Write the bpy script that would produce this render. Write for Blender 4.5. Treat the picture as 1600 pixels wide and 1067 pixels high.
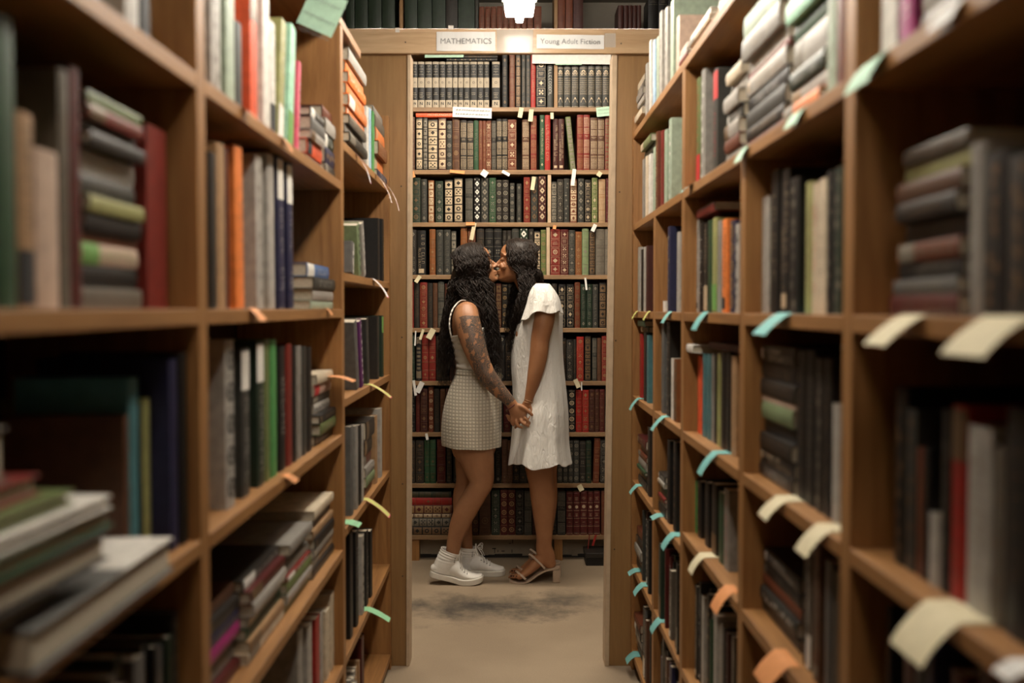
import bpy, bmesh, math, random
import numpy as np
from mathutils import Vector, Matrix, Euler

for _o in list(bpy.data.objects):
    bpy.data.objects.remove(_o, do_unlink=True)
S = bpy.context.scene
COL = S.collection
PI = math.pi
RND = random.Random(11)

# ------------------------------------------------------------------ camera, world, lights, exposure
CAMZ = 1.30
cam_data = bpy.data.cameras.new('camera')
cam_data.lens = 35.0
cam_data.sensor_width = 36.0
cam_data.clip_start = 0.02
cam_data.dof.use_dof = True
cam_data.dof.focus_distance = 4.72
cam_data.dof.aperture_fstop = 2.4
cam = bpy.data.objects.new('camera', cam_data)
COL.objects.link(cam)
PITCH = math.radians(1.86)
YAW = math.radians(-0.11)
cam.location = (0, 0, CAMZ)
cam.rotation_euler = (PI/2 - PITCH, 0, YAW)
S.camera = cam

S.view_settings.view_transform = 'Standard'
S.view_settings.look = 'None'
S.view_settings.gamma = 1.0
S.view_settings.use_curve_mapping = False
S.view_settings.exposure = 0.0

world = bpy.data.worlds.new('world')
S.world = world
world.use_nodes = True
world.node_tree.nodes['Background'].inputs[0].default_value = (1.0, 0.74, 0.50, 1)
world.node_tree.nodes['Background'].inputs[1].default_value = 0.006

STRIP_POWER = 33.0      # emission strength of the aisle strip light
ALLEY_POWER = 24.0       # emission strength of the lamp over the couple
LIGHT_COL = (1.0, 0.87, 0.70)


def area_lamp(name, loc, sx, sy, watts, rot=(0, 0, 0), col=LIGHT_COL):
    d = bpy.data.lights.new(name, 'AREA')
    d.shape = 'RECTANGLE'
    d.size = sx
    d.size_y = sy
    d.energy = watts
    d.color = col
    o = bpy.data.objects.new(name, d)
    o.location = loc
    o.rotation_euler = rot
    COL.objects.link(o)
    return o


area_lamp('aisle_strip_glow', (0.03, 2.15, 2.24), 0.07, 2.3, 3)
area_lamp('alley_strip_glow', (0.0, 4.25, 2.74), 1.3, 0.12, 40)

# ------------------------------------------------------------------ projection helpers (photo pixel -> place in the room)
F = 35/36*1600
_R = Euler((PI/2 - PITCH, 0, YAW)).to_matrix()


def ray(px, py):
    return _R @ Vector(((px-800)/F, (533.5-py)/F, -1.0))


def at_y(px, py, Y):
    r = ray(px, py)
    t = Y/r.y
    return Vector((r.x*t, Y, CAMZ + r.z*t))


def at_x(px, py, X):
    r = ray(px, py)
    t = X/r.x
    return Vector((X, r.y*t, CAMZ + r.z*t))


# ------------------------------------------------------------------ materials
def lin(c):
    return c/12.92 if c <= 0.04045 else ((c+0.055)/1.055)**2.4


def nt_new(name):
    m = bpy.data.materials.new(name)
    m.use_nodes = True
    nt = m.node_tree
    return m, nt, nt.nodes['Principled BSDF']


def plain(name, col, rough=0.55, var=0.12, scale=60.0, bump=0.0, metal=0.0, spec=0.4, bscale=None):
    m, nt, b = nt_new(name)
    tc = nt.nodes.new('ShaderNodeTexCoord')
    n = nt.nodes.new('ShaderNodeTexNoise')
    n.inputs['Scale'].default_value = scale
    n.inputs['Detail'].default_value = 5
    nt.links.new(tc.outputs['Object'], n.inputs['Vector'])
    r = nt.nodes.new('ShaderNodeValToRGB')
    r.color_ramp.elements[0].position = 0.3
    r.color_ramp.elements[1].position = 0.7
    r.color_ramp.elements[0].color = tuple(max(0, c*(1-var)) for c in col) + (1,)
    r.color_ramp.elements[1].color = tuple(min(1, c*(1+var)) for c in col) + (1,)
    nt.links.new(n.outputs['Fac'], r.inputs['Fac'])
    nt.links.new(r.outputs['Color'], b.inputs['Base Color'])
    b.inputs['Roughness'].default_value = rough
    b.inputs['Metallic'].default_value = metal
    b.inputs['Specular IOR Level'].default_value = spec
    if bump:
        n2 = nt.nodes.new('ShaderNodeTexNoise')
        n2.inputs['Scale'].default_value = bscale or scale*4
        n2.inputs['Detail'].default_value = 4
        nt.links.new(tc.outputs['Object'], n2.inputs['Vector'])
        bp = nt.nodes.new('ShaderNodeBump')
        bp.inputs['Strength'].default_value = bump
        bp.inputs['Distance'].default_value = 0.002
        nt.links.new(n2.outputs['Fac'], bp.inputs['Height'])
        nt.links.new(bp.outputs['Normal'], b.inputs['Normal'])
    return m


def wood(name, c1, c2, axis='Z', rough=0.5, knots=True):
    """planks with grain running along the given axis"""
    m, nt, b = nt_new(name)
    tc = nt.nodes.new('ShaderNodeTexCoord')
    mp = nt.nodes.new('ShaderNodeMapping')
    sc = {'Z': (16, 16, 1.1), 'Y': (16, 1.1, 16), 'X': (1.1, 16, 16)}[axis]
    mp.inputs['Scale'].default_value = sc
    nt.links.new(tc.outputs['Object'], mp.inputs['Vector'])
    n = nt.nodes.new('ShaderNodeTexNoise')
    n.inputs['Scale'].default_value = 3.0
    n.inputs['Detail'].default_value = 8
    n.inputs['Distortion'].default_value = 0.8
    nt.links.new(mp.outputs['Vector'], n.inputs['Vector'])
    n2 = nt.nodes.new('ShaderNodeTexNoise')
    n2.inputs['Scale'].default_value = 22.0
    n2.inputs['Detail'].default_value = 6
    nt.links.new(mp.outputs['Vector'], n2.inputs['Vector'])
    mx = nt.nodes.new('ShaderNodeMath')
    mx.operation = 'MULTIPLY_ADD'
    mx.inputs[1].default_value = 0.35
    nt.links.new(n2.outputs['Fac'], mx.inputs[0])
    nt.links.new(n.outputs['Fac'], mx.inputs[2])
    r = nt.nodes.new('ShaderNodeValToRGB')
    r.color_ramp.elements[0].position = 0.45
    r.color_ramp.elements[1].position = 0.85
    r.color_ramp.elements[0].color = c1 + (1,)
    r.color_ramp.elements[1].color = c2 + (1,)
    nt.links.new(mx.outputs[0], r.inputs['Fac'])
    out = r.outputs['Color']
    if knots:
        v = nt.nodes.new('ShaderNodeTexVoronoi')
        v.inputs['Scale'].default_value = 2.3
        nt.links.new(tc.outputs['Object'], v.inputs['Vector'])
        k = nt.nodes.new('ShaderNodeValToRGB')
        k.color_ramp.elements[0].position = 0.02
        k.color_ramp.elements[0].color = (0.25, 0.16, 0.10, 1)
        k.color_ramp.elements[1].position = 0.055
        k.color_ramp.elements[1].color = (1, 1, 1, 1)
        nt.links.new(v.outputs['Distance'], k.inputs['Fac'])
        mm = nt.nodes.new('ShaderNodeMixRGB')
        mm.blend_type = 'MULTIPLY'
        mm.inputs['Fac'].default_value = 1
        nt.links.new(out, mm.inputs[1])
        nt.links.new(k.outputs['Color'], mm.inputs[2])
        out = mm.outputs['Color']
    nt.links.new(out, b.inputs['Base Color'])
    b.inputs['Roughness'].default_value = rough
    bp = nt.nodes.new('ShaderNodeBump')
    bp.inputs['Strength'].default_value = 0.15
    bp.inputs['Distance'].default_value = 0.002
    nt.links.new(mx.outputs[0], bp.inputs['Height'])
    nt.links.new(bp.outputs['Normal'], b.inputs['Normal'])
    return m


W1, W2 = (0.22, 0.094, 0.024), (0.35, 0.165, 0.050)
wood_v = wood('pine_vertical', W1, W2, 'Z')
wood_y = wood('pine_shelf', W1, W2, 'Y')
wood_x = wood('pine_crosswise', (0.31, 0.175, 0.072), (0.43, 0.26, 0.125), 'X', 0.38, False)
wood_ply = wood('plywood_panel', (0.225, 0.117, 0.038), (0.285, 0.153, 0.053), 'Z', 0.5, False)
wood_edge = plain('pale_edge_trim', (0.50, 0.37, 0.24), 0.5, 0.1, 30)
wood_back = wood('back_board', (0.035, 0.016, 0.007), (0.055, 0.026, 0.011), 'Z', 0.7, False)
wood_old = wood('aged_shelf_wood', (0.17, 0.095, 0.045), (0.32, 0.19, 0.09), 'X', 0.5, False)

PAL = {
    'blk': (0.010, 0.009, 0.008), 'dk': (0.022, 0.018, 0.014), 'dgn': (0.016, 0.028, 0.016), 'dgr': (0.035, 0.034, 0.028),
    'gn': (0.022, 0.060, 0.026), 'bgn': (0.07, 0.25, 0.07), 'lgn': (0.17, 0.22, 0.11), 'mint': (0.36, 0.62, 0.45), 'olv': (0.30, 0.29, 0.11), 'ogn': (0.12, 0.15, 0.05),
    'red': (0.17, 0.018, 0.012), 'brd': (0.30, 0.018, 0.013), 'dred': (0.075, 0.010, 0.008), 'mar': (0.050, 0.013, 0.009), 'ored': (0.70, 0.10, 0.035),
    'brn': (0.085, 0.036, 0.018), 'rbr': (0.13, 0.035, 0.015), 'obr': (0.20, 0.070, 0.022), 'tan': (0.34, 0.20, 0.10), 'org': (0.72, 0.20, 0.045),
    'crm': (0.58, 0.48, 0.34), 'wht': (0.62, 0.58, 0.51), 'gry': (0.24, 0.22, 0.19), 'lgr': (0.36, 0.33, 0.285), 'ggr': (0.11, 0.105, 0.095),
    'nvy': (0.018, 0.018, 0.05), 'blu': (0.07, 0.14, 0.30), 'lbl': (0.36, 0.50, 0.62), 'teal': (0.06, 0.16, 0.17), 'pur': (0.10, 0.02, 0.10), 'pnk': (0.60, 0.09, 0.14), 'mag': (0.32, 0.02, 0.14),
    'pgn': (0.31, 0.37, 0.27), 'gbr': (0.12, 0.10, 0.075), 'yel': (0.62, 0.55, 0.16), 'ptan': (0.50, 0.36, 0.27),
}
CNAME = {
    'blk': 'black', 'dk': 'dark brown', 'dgn': 'dark green', 'dgr': 'dark grey', 'gn': 'green', 'bgn': 'bright green', 'lgn': 'light green', 'mint': 'mint green',
    'olv': 'olive', 'ogn': 'olive green', 'red': 'red', 'brd': 'bright red', 'dred': 'deep red', 'mar': 'maroon', 'ored': 'orange-red', 'brn': 'brown',
    'rbr': 'red-brown', 'obr': 'orange-brown', 'tan': 'tan', 'org': 'orange', 'crm': 'cream', 'wht': 'white', 'gry': 'grey', 'lgr': 'light grey', 'ggr': 'smoky grey',
    'nvy': 'navy', 'blu': 'blue', 'lbl': 'pale blue', 'teal': 'dark teal', 'pur': 'purple', 'pnk': 'pink', 'mag': 'magenta', 'gbr': 'grey-brown', 'pgn': 'pale green', 'yel': 'yellow', 'ptan': 'pinkish tan',
}
_mc = {}


def M(key):
    if key not in _mc:
        _mc[key] = plain('cover_' + CNAME[key].replace(' ', '_').replace('-', '_'), PAL[key], 0.45, 0.18, 45, 0.12, spec=0.35)
    return _mc[key]


gilt = plain('gilt_tooling', (0.30, 0.19, 0.09), 0.38, 0.25, 120, 0, 0.25)
gilt2 = plain('pale_gilt', (0.48, 0.37, 0.24), 0.45, 0.2, 120, 0, 0.1)
gilt3 = plain('dull_gilt', (0.15, 0.09, 0.045), 0.4, 0.25, 120, 0, 0.2)
silver = plain('grey_tooling', (0.19, 0.165, 0.125), 0.45, 0.25, 120)
whiteink = plain('white_print', (0.72, 0.68, 0.6), 0.5, 0.1, 120)
blackink = plain('black_print', (0.02, 0.02, 0.02), 0.6, 0.1, 120)
redink = plain('red_print', (0.5, 0.03, 0.03), 0.5, 0.1, 120)
greenink = plain('green_print', (0.15, 0.32, 0.08), 0.5, 0.1, 120)
greyink = plain('pencil_grey', (0.22, 0.21, 0.20), 0.7, 0.1, 120)
cream_panel = plain('cream_panel', (0.36, 0.30, 0.22), 0.6, 0.1, 60)
GK = {'c': cream_panel, 'g': gilt, 'p': gilt2, 'd': gilt3, 's': silver, 'w': whiteink, 'k': blackink, 'r': redink, 'n': greenink}
pages = plain('page_edges', (0.50, 0.43, 0.32), 0.8, 0.12, 200)
pages_dk = plain('aged_page_edges', (0.33, 0.26, 0.17), 0.8, 0.15, 200)


# ------------------------------------------------------------------ mesh helpers
class MB:
    def __init__(self):
        self.v = []
        self.f = []
        self.m = []

    def add(self, vs, fs, mi=0):
        o = len(self.v)
        self.v.extend([tuple(p) for p in vs])
        for f in fs:
            self.f.append(tuple(i+o for i in f))
            self.m.append(mi)

    def box(self, a, b, mi=0):
        x0, y0, z0 = a
        x1, y1, z1 = b
        self.add([(x0, y0, z0), (x1, y0, z0), (x1, y1, z0), (x0, y1, z0), (x0, y0, z1), (x1, y0, z1), (x1, y1, z1), (x0, y1, z1)],
                 [(0, 3, 2, 1), (4, 5, 6, 7), (0, 1, 5, 4), (1, 2, 6, 5), (2, 3, 7, 6), (3, 0, 4, 7)], mi)

    def prism(self, poly, axis, a, b, mi=0):
        """poly: 2-D outline; extruded along axis from a to b"""
        n = len(poly)

        def mk(p, t):
            return {'x': (t, p[0], p[1]), 'y': (p[0], t, p[1]), 'z': (p[0], p[1], t)}[axis]
        vs = [mk(p, a) for p in poly] + [mk(p, b) for p in poly]
        fs = [tuple(range(n))[::-1], tuple(range(n, 2*n))] + [(i, (i+1) % n, (i+1) % n+n, i+n) for i in range(n)]
        self.add(vs, fs, mi)

    def tube(self, pts, r, seg=8, mi=0, cap=True):
        pts = [Vector(p) for p in pts]
        rs = r if isinstance(r, (list, tuple)) else [r]*len(pts)
        o = len(self.v)
        up = Vector((0.13, 0.27, 0.95)).normalized()
        for i, p in enumerate(pts):
            t = (pts[min(i+1, len(pts)-1)] - pts[max(i-1, 0)])
            if t.length < 1e-9:
                t = Vector((0, 0, 1))
            t.normalize()
            a = t.cross(up)
            if a.length < 1e-3:
                a = t.cross(Vector((1, 0, 0)))
            a.normalize()
            b = t.cross(a)
            for k in range(seg):
                an = 2*PI*k/seg
                self.v.append(tuple(p + (a*math.cos(an) + b*math.sin(an))*rs[i]))
        for i in range(len(pts)-1):
            for k in range(seg):
                k2 = (k+1) % seg
                self.f.append((o+i*seg+k, o+i*seg+k2, o+(i+1)*seg+k2, o+(i+1)*seg+k))
                self.m.append(mi)
        if cap:
            self.f.append(tuple(o+k for k in range(seg))[::-1])
            self.m.append(mi)
            e = o+(len(pts)-1)*seg
            self.f.append(tuple(e+k for k in range(seg)))
            self.m.append(mi)

    def build(self, name, mats, parent=None, smooth=False, bevel=0.0, loc=None, rot=None, origin=None):
        me = bpy.data.meshes.new(name)
        vs = self.v
        if origin is not None:
            vs = [(v[0]-origin[0], v[1]-origin[1], v[2]-origin[2]) for v in vs]
        me.from_pydata(vs, [], self.f)
        if not isinstance(mats, (list, tuple)):
            mats = [mats]
        for m in mats:
            me.materials.append(m)
        me.polygons.foreach_set('material_index', self.m)
        if smooth:
            me.polygons.foreach_set('use_smooth', [True]*len(me.polygons))
        me.update()
        o = bpy.data.objects.new(name, me)
        COL.objects.link(o)
        if parent is not None:
            o.parent = parent
        if origin is not None:
            o.location = origin
        if loc is not None:
            o.location = loc
        if rot is not None:
            o.rotation_euler = rot
        if bevel:
            b = o.modifiers.new('bevel', 'BEVEL')
            b.width = bevel
            b.segments = 2
            b.limit_method = 'ANGLE'
        return o


def empty(name, loc=(0, 0, 0)):
    o = bpy.data.objects.new(name, None)
    o.location = loc
    o.empty_display_size = 0.05
    COL.objects.link(o)
    return o


USED = {}


def tag(o, label, cat, group=None):
    if label in USED:
        print('DUPLICATE LABEL', label)
    n = len(label.replace(',', '').split())
    if n > 16 or n < 4:
        print('LABEL LENGTH', n, label)
    USED[label] = o
    o['label'] = label
    o['category'] = cat
    if group:
        o['group'] = group
    return o


def struct(o):
    o['kind'] = 'structure'
    return o

# ------------------------------------------------------------------ room shell
def floor_material():
    m, nt, b = nt_new('worn_concrete')
    N = nt.nodes.new
    L = nt.links.new
    tc = N('ShaderNodeTexCoord')
    n = N('ShaderNodeTexNoise')
    n.inputs['Scale'].default_value = 2.2
    n.inputs['Detail'].default_value = 9
    L(tc.outputs['Object'], n.inputs['Vector'])
    r = N('ShaderNodeValToRGB')
    r.color_ramp.elements[0].position = 0.35
    r.color_ramp.elements[0].color = (0.27, 0.20, 0.13, 1)
    r.color_ramp.elements[1].position = 0.65
    r.color_ramp.elements[1].color = (0.33, 0.25, 0.165, 1)
    L(n.outputs['Fac'], r.inputs['Fac'])
    col = r.outputs['Color']
    # stains where the paint has gone: soft ellipses broken up by noise
    n2 = N('ShaderNodeTexNoise')
    n2.inputs['Scale'].default_value = 7
    n2.inputs['Detail'].default_value = 10
    n2.inputs['Roughness'].default_value = 0.7
    L(tc.outputs['Object'], n2.inputs['Vector'])
    for (cx, cy, sx, sy, amt) in ((-0.13, 4.30, 0.42, 0.23, 1.0), (-0.35, 4.33, 0.25, 0.10, 0.7), (0.27, 4.42, 0.17, 0.17, 0.75), (0.12, 4.22, 0.16, 0.12, 0.5)):
        mp = N('ShaderNodeMapping')
        mp.inputs['Location'].default_value = (-cx/sx, -cy/sy, 0)
        mp.inputs['Scale'].default_value = (1/sx, 1/sy, 0)
        L(tc.outputs['Object'], mp.inputs['Vector'])
        ln = N('ShaderNodeVectorMath')
        ln.operation = 'LENGTH'
        L(mp.outputs['Vector'], ln.inputs[0])
        ad = N('ShaderNodeMath')
        ad.operation = 'MULTIPLY_ADD'
        ad.inputs[1].default_value = 2.6
        L(n2.outputs['Fac'], ad.inputs[0])
        L(ln.outputs['Value'], ad.inputs[2])
        rr = N('ShaderNodeValToRGB')
        rr.color_ramp.elements[0].position = 0.40
        rr.color_ramp.elements[0].color = (amt, amt, amt, 1)
        rr.color_ramp.elements[1].position = 0.80
        rr.color_ramp.elements[1].color = (0, 0, 0, 1)
        dv = N('ShaderNodeMath')
        dv.operation = 'DIVIDE'
        dv.inputs[1].default_value = 3.0
        L(ad.outputs[0], dv.inputs[0])
        L(dv.outputs[0], rr.inputs['Fac'])
        mx = N('ShaderNodeMixRGB')
        L(rr.outputs['Color'], mx.inputs['Fac'])
        L(col, mx.inputs[1])
        mx.inputs[2].default_value = (0.045, 0.037, 0.029, 1)
        col = mx.outputs['Color']
    n3 = N('ShaderNodeTexNoise')
    n3.inputs['Scale'].default_value = 260
    L(tc.outputs['Object'], n3.inputs['Vector'])
    m3 = N('ShaderNodeMixRGB')
    m3.blend_type = 'OVERLAY'
    m3.inputs['Fac'].default_value = 0.25
    L(col, m3.inputs[1])
    L(n3.outputs['Fac'], m3.inputs[2])
    L(m3.outputs['Color'], b.inputs['Base Color'])
    b.inputs['Roughness'].default_value = 0.75
    bp = N('ShaderNodeBump')
    bp.inputs['Strength'].default_value = 0.3
    bp.inputs['Distance'].default_value = 0.003
    L(n2.outputs['Fac'], bp.inputs['Height'])
    L(bp.outputs['Normal'], b.inputs['Normal'])
    return m


WALLM = plain('dusty_plaster', (0.30, 0.27, 0.225), 0.85, 0.15, 3, 0.2, bscale=60)
CEILM = plain('ceiling_plaster', (0.20, 0.18, 0.15), 0.9, 0.08, 4)
BASEM = plain('grimy_block_wall', (0.27, 0.215, 0.15), 0.85, 0.3, 6, 0.4, bscale=50)

m = MB()
m.box((-3.2, -2.2, -0.1), (3.2, 5.6, 0.0))
struct(m.build('floor', floor_material()))
m = MB()
m.box((-3.2, -2.2, 2.95), (3.2, 5.6, 3.05))
struct(m.build('ceiling', CEILM))
m = MB()
m.box((-3.2, 5.42, 0.0), (3.2, 5.6, 2.95))
struct(m.build('wall_back', [WALLM]))
m = MB()
m.box((-3.2, -2.3, 0.0), (3.2, -2.2, 2.95))
struct(m.build('wall_front', [WALLM]))
m = MB()
m.box((-3.3, -2.2, 0.0), (-3.2, 5.6, 2.95))
struct(m.build('wall_left', [WALLM]))
m = MB()
m.box((3.2, -2.2, 0.0), (3.3, 5.6, 2.95))
struct(m.build('wall_right', [WALLM]))

# ------------------------------------------------------------------ the portal between the aisle and the back alley
YP = 3.59
portal = empty('door_frame', (0, YP, 0))


def skew_board(name, pxt, pxb, pyt, y0, y1, mats, parent, z0=0.0):
    """an upright board whose two edges pass through photo columns at the top and at the floor"""
    a = at_y(pxt[0], pyt, y0)
    b = at_y(pxt[1], pyt, y0)
    c = at_y(pxb[0], 1048, y0)
    d = at_y(pxb[1], 1048, y0)
    vs = []
    for Y in (y0, y1):
        vs += [(c.x, Y, z0), (d.x, Y, z0), (b.x, Y, b.z), (a.x, Y, a.z)]
    mb = MB()
    mb.add(vs, [(0, 1, 2, 3), (7, 6, 5, 4), (0, 4, 5, 1), (1, 5, 6, 2), (2, 6, 7, 3), (3, 7, 4, 0)])
    return mb.build(name, mats, parent, bevel=0.0015)


def local(o):
    """keep world placement although the parent Empty is not at the origin"""
    p = o.parent
    o.location = Vector(o.location) - Vector(p.location)
    return o


local(skew_board('side_panel', (530, 637), (530, 635), 84, YP, YP+0.02, wood_ply, portal))
local(skew_board('side_panel', (964, 1060), (951, 1060), 84, YP, YP+0.02, wood_ply, portal))
e = local(skew_board('edge_trim', (636.6, 641.5), (634.6, 639.5), 84, YP-0.006, YP+0.085, wood_edge, portal))
e['label'] = 'pale strip edging the opening'
e = local(skew_board('edge_trim', (957, 964.6), (945, 951.6), 84, YP-0.006, YP+0.085, wood_edge, portal))
e['label'] = 'pale strip edging the opening'
a = at_y(500, 44.5, YP-0.022)
b = at_y(1075, 83.5, YP-0.022)
mb = MB()
mb.box((a.x, YP-0.022, b.z), (b.x, YP-0.001, a.z))
lintel_m = wood('varnished_lintel', (0.44, 0.28, 0.145), (0.60, 0.41, 0.24), 'X', 0.30, False)
o = local(mb.build('header_board', lintel_m, portal, bevel=0.002))
o['label'] = 'varnished pale header board'
mb = MB()
for (px, py) in ((633.5, 66), (970.5, 68), (627, 291), (628, 527), (629, 756), (629, 900), (968, 300), (962, 532), (960, 858)):
    yy = YP-0.0225 if py < 80 else YP-0.0008
    c = at_y(px, py, yy)
    mb.tube([(c.x, yy-0.0012, c.z), (c.x, yy+0.001, c.z)], 0.0026, 8)
local(mb.build('screw', plain('screw_dark', (0.03, 0.025, 0.02), 0.4, 0.1, 50, metal=0.6), portal))
mb = MB()
for (px, py, w, h) in ((621, 47, 6.5, 7), (704.5, 43, 8, 6)):
    c = at_y(px, py, YP-0.024)
    s = (YP)/F
    mb.box((c.x-w*s/2, YP-0.0240, c.z-h*s/2), (c.x+w*s/2, YP-0.0226, c.z+h*s/2))
local(mb.build('tape_scrap', plain('masking_tape', (0.72, 0.66, 0.58), 0.6), portal))
tag(portal, 'tall plywood-sided opening with a varnished header board across the aisle', 'door frame')


# ------------------------------------------------------------------ paper signs on the header board
def font_mesh(name, c):
    tmp = bpy.data.objects.new(name+'_outline', c)
    COL.objects.link(tmp)
    me_ = bpy.data.meshes.new_from_object(tmp.evaluated_get(bpy.context.evaluated_depsgraph_get()))
    bpy.data.objects.remove(tmp, do_unlink=True)
    bpy.data.curves.remove(c)
    o_ = bpy.data.objects.new(name, me_)
    COL.objects.link(o_)
    return o_


def text_obj(name, body, size, mat, parent, loc, rot, ext=0.0, space=1.0):
    c = bpy.data.curves.new(name, 'FONT')
    c.body = body
    c.size = size
    c.align_x = 'CENTER'
    c.align_y = 'CENTER'
    c.extrude = ext
    c.space_character = space
    c.materials.append(mat)
    o = font_mesh(name, c)
    o.parent = parent
    o.location = loc
    o.rotation_euler = rot
    return o


paper = plain('white_card', (0.72, 0.70, 0.66), 0.6, 0.03, 30)
ink_soft = plain('faded_print', (0.20, 0.20, 0.19), 0.7, 0.15, 90)


def sign(px0, px1, py0, py1, body, size, tilt, label, sp):
    c = at_y((px0+px1)/2, (py0+py1)/2, YP-0.0245)
    s = (YP-0.0245)/F
    w, h = (px1-px0)*s, (py1-py0)*s
    mb = MB()
    N = 10
    vs = []
    for i in range(N+1):
        x = -w/2+w*i/N
        yb = -0.0012*math.sin(i*1.3)
        vs += [(x, yb, -h/2), (x, yb, h/2), (x, yb+0.0006, -h/2), (x, yb+0.0006, h/2)]
    fs = []
    for i in range(N):
        a, b = i*4, i*4+4
        fs += [(a, b, b+1, a+1), (a+2, a+3, b+3, b+2), (a+1, b+1, b+3, a+3), (a, a+2, b+2, b)]
    fs += [(0, 1, 3, 2), (N*4, N*4+2, N*4+3, N*4+1)]
    mb.add(vs, fs)
    o = mb.build('paper_sign', paper, None, loc=(c.x, YP-0.0245, c.z), rot=(0, tilt, 0))
    text_obj('printed_words', body, size, ink_soft, o, (0, -0.0018, 0), (PI/2, 0, 0), space=sp)
    return tag(o, label, 'sign')


sign(682.5, 773.5, 50, 79.5, 'MATHEMATICS', 0.0272, 0.0, 'white card sign reading MATHEMATICS taped to the header board', 1.0)
sign(839, 943.5, 54.5, 76, 'Young Adult Fiction', 0.0255, 0.01, 'white card sign reading Young Adult Fiction taped to the header board', 1.03)
# clear tape left beside the signs
tape_m, _nt, _b = nt_new('clear_tape')
_b.inputs['Base Color'].default_value = (0.75, 0.68, 0.58, 1)
_b.inputs['Roughness'].default_value = 0.12
_b.inputs['Alpha'].default_value = 0.35
for (p0, p1, q0, q1, lb) in ((776, 833, 46, 82, 'clear glossy tape patch between the two header signs'),
                             (945, 962, 52, 74, 'clear creased tape patch just past the fiction sign')):
    a = at_y(p0, q0, YP-0.0232)
    b = at_y(p1, q1, YP-0.0232)
    mb = MB()
    mb.box((a.x, YP-0.0236, b.z), (b.x, YP-0.0226, a.z))
    tag(mb.build('clear_tape', tape_m), lb, 'tape')

# ------------------------------------------------------------------ strip light over the aisle
def emis(name, col, s):
    m, nt, b = nt_new(name)
    b.inputs['Base Color'].default_value = (0.8, 0.8, 0.8, 1)
    b.inputs['Emission Color'].default_value = col + (1,)
    b.inputs['Emission Strength'].default_value = s
    return m


tubem = emis('lit_diffuser', (1.0, 0.93, 0.83), STRIP_POWER)
whitemetal = plain('white_enamel', (0.7, 0.68, 0.62), 0.4, 0.05, 20)


def strip_light(name, x, y0, y1, z, w, label, along='y', em=None):
    r = empty(name, (x, (y0+y1)/2, z) if along == 'y' else ((y0+y1)/2, x, z))
    L = (y1-y0)/2
    mb = MB()
    prof = [(-w/2, 0.0), (w/2, 0.0), (w/2+0.006, 0.05), (-w/2-0.006, 0.05)]
    if along == 'y':
        mb.prism(prof, 'y', -L, L)
    else:
        mb.prism(prof, 'x', -L, L)
    mb.build('diffuser', em or tubem, r, bevel=0.003)
    mb = MB()
    if along == 'y':
        mb.box((-w/2-0.012, -L, 0.0505), (w/2+0.012, L, 0.075))
    else:
        mb.box((-L, -w/2-0.012, 0.0505), (L, w/2+0.012, 0.075))
    mb.build('housing', whitemetal, r)
    mb = MB()
    if along == 'y':
        mb.prism([(-0.016, 0.0), (-0.010, -0.024), (0.010, -0.024), (0.016, 0.0)], 'y', L-0.06, L-0.02)
    else:
        mb.prism([(-0.016, 0.0), (-0.010, -0.024), (0.010, -0.024), (0.016, 0.0)], 'x', L-0.06, L-0.02)
    mb.build('end_latch', em or tubem, r)
    for t in (-L*0.7, L*0.7):
        mb = MB()
        p = (0, t) if along == 'y' else (t, 0)
        top = 2.95 - z
        mb.tube([(p[0], p[1], 0.074), (p[0], p[1], top)], 0.004, 6)
        mb.build('hanging_rod', whitemetal, r)
    return tag(r, label, 'ceiling light')


c = at_y(811.5, 27, 3.36)
strip_light('strip_light', c.x, 0.95, 3.36, c.z, 0.090, 'long white strip light glowing above the aisle, hung before the header board')
alleym = emis('lit_diffuser_alley', (1.0, 0.91, 0.78), ALLEY_POWER)
strip_light('strip_light', 4.25, -0.65, 0.65, 2.80, 0.12, 'white strip light hung crosswise above the kissing couple', 'x', alleym)
strip_light('strip_light', 0.0, -1.5, -0.4, 2.80, 0.12, 'white strip light hung over the near end of the aisle', 'y', alleym)

# ------------------------------------------------------------------ aisle bookcases
XR, XL = 0.438, -0.431
DEP = 0.27
TH = 0.022
UTH = 0.038


def aisle_case(side, ups, shelves, ztop, label):
    """ups: list of (Y, z0, z1); shelves: list of (z_far, z_near, Ynear, Yfar)"""
    X = XR if side > 0 else XL
    r = empty('bookcase', (X+side*DEP/2, 1.9, 0))
    x0, x1 = sorted((X, X+side*DEP))
    for (Y, z0, z1) in ups:
        mb = MB()
        mb.box((x0, Y-UTH/2, z0), (x1, Y+UTH/2, z1))
        local(mb.build('upright', wood_v, r, bevel=0.0012))
    for (Ya, Yb, za, zb) in shelves:
        mb = MB()
        mb.add([(x0-0.0006*(side > 0), Ya, za-TH), (x1, Ya, za-TH), (x1, Yb, zb-TH), (x0-0.0006*(side > 0), Yb, zb-TH),
                (x0-0.0006*(side > 0), Ya, za), (x1, Ya, za), (x1, Yb, zb), (x0-0.0006*(side > 0), Yb, zb)],
               [(0, 3, 2, 1), (4, 5, 6, 7), (0, 1, 5, 4), (1, 2, 6, 5), (2, 3, 7, 6), (3, 0, 4, 7)])
        local(mb.build('shelf', wood_y, r, bevel=0.0012))
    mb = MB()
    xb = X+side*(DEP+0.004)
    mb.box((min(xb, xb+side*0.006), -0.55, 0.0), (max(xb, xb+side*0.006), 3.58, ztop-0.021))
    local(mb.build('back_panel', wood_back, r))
    return tag(r, label, 'bookcase')


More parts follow.
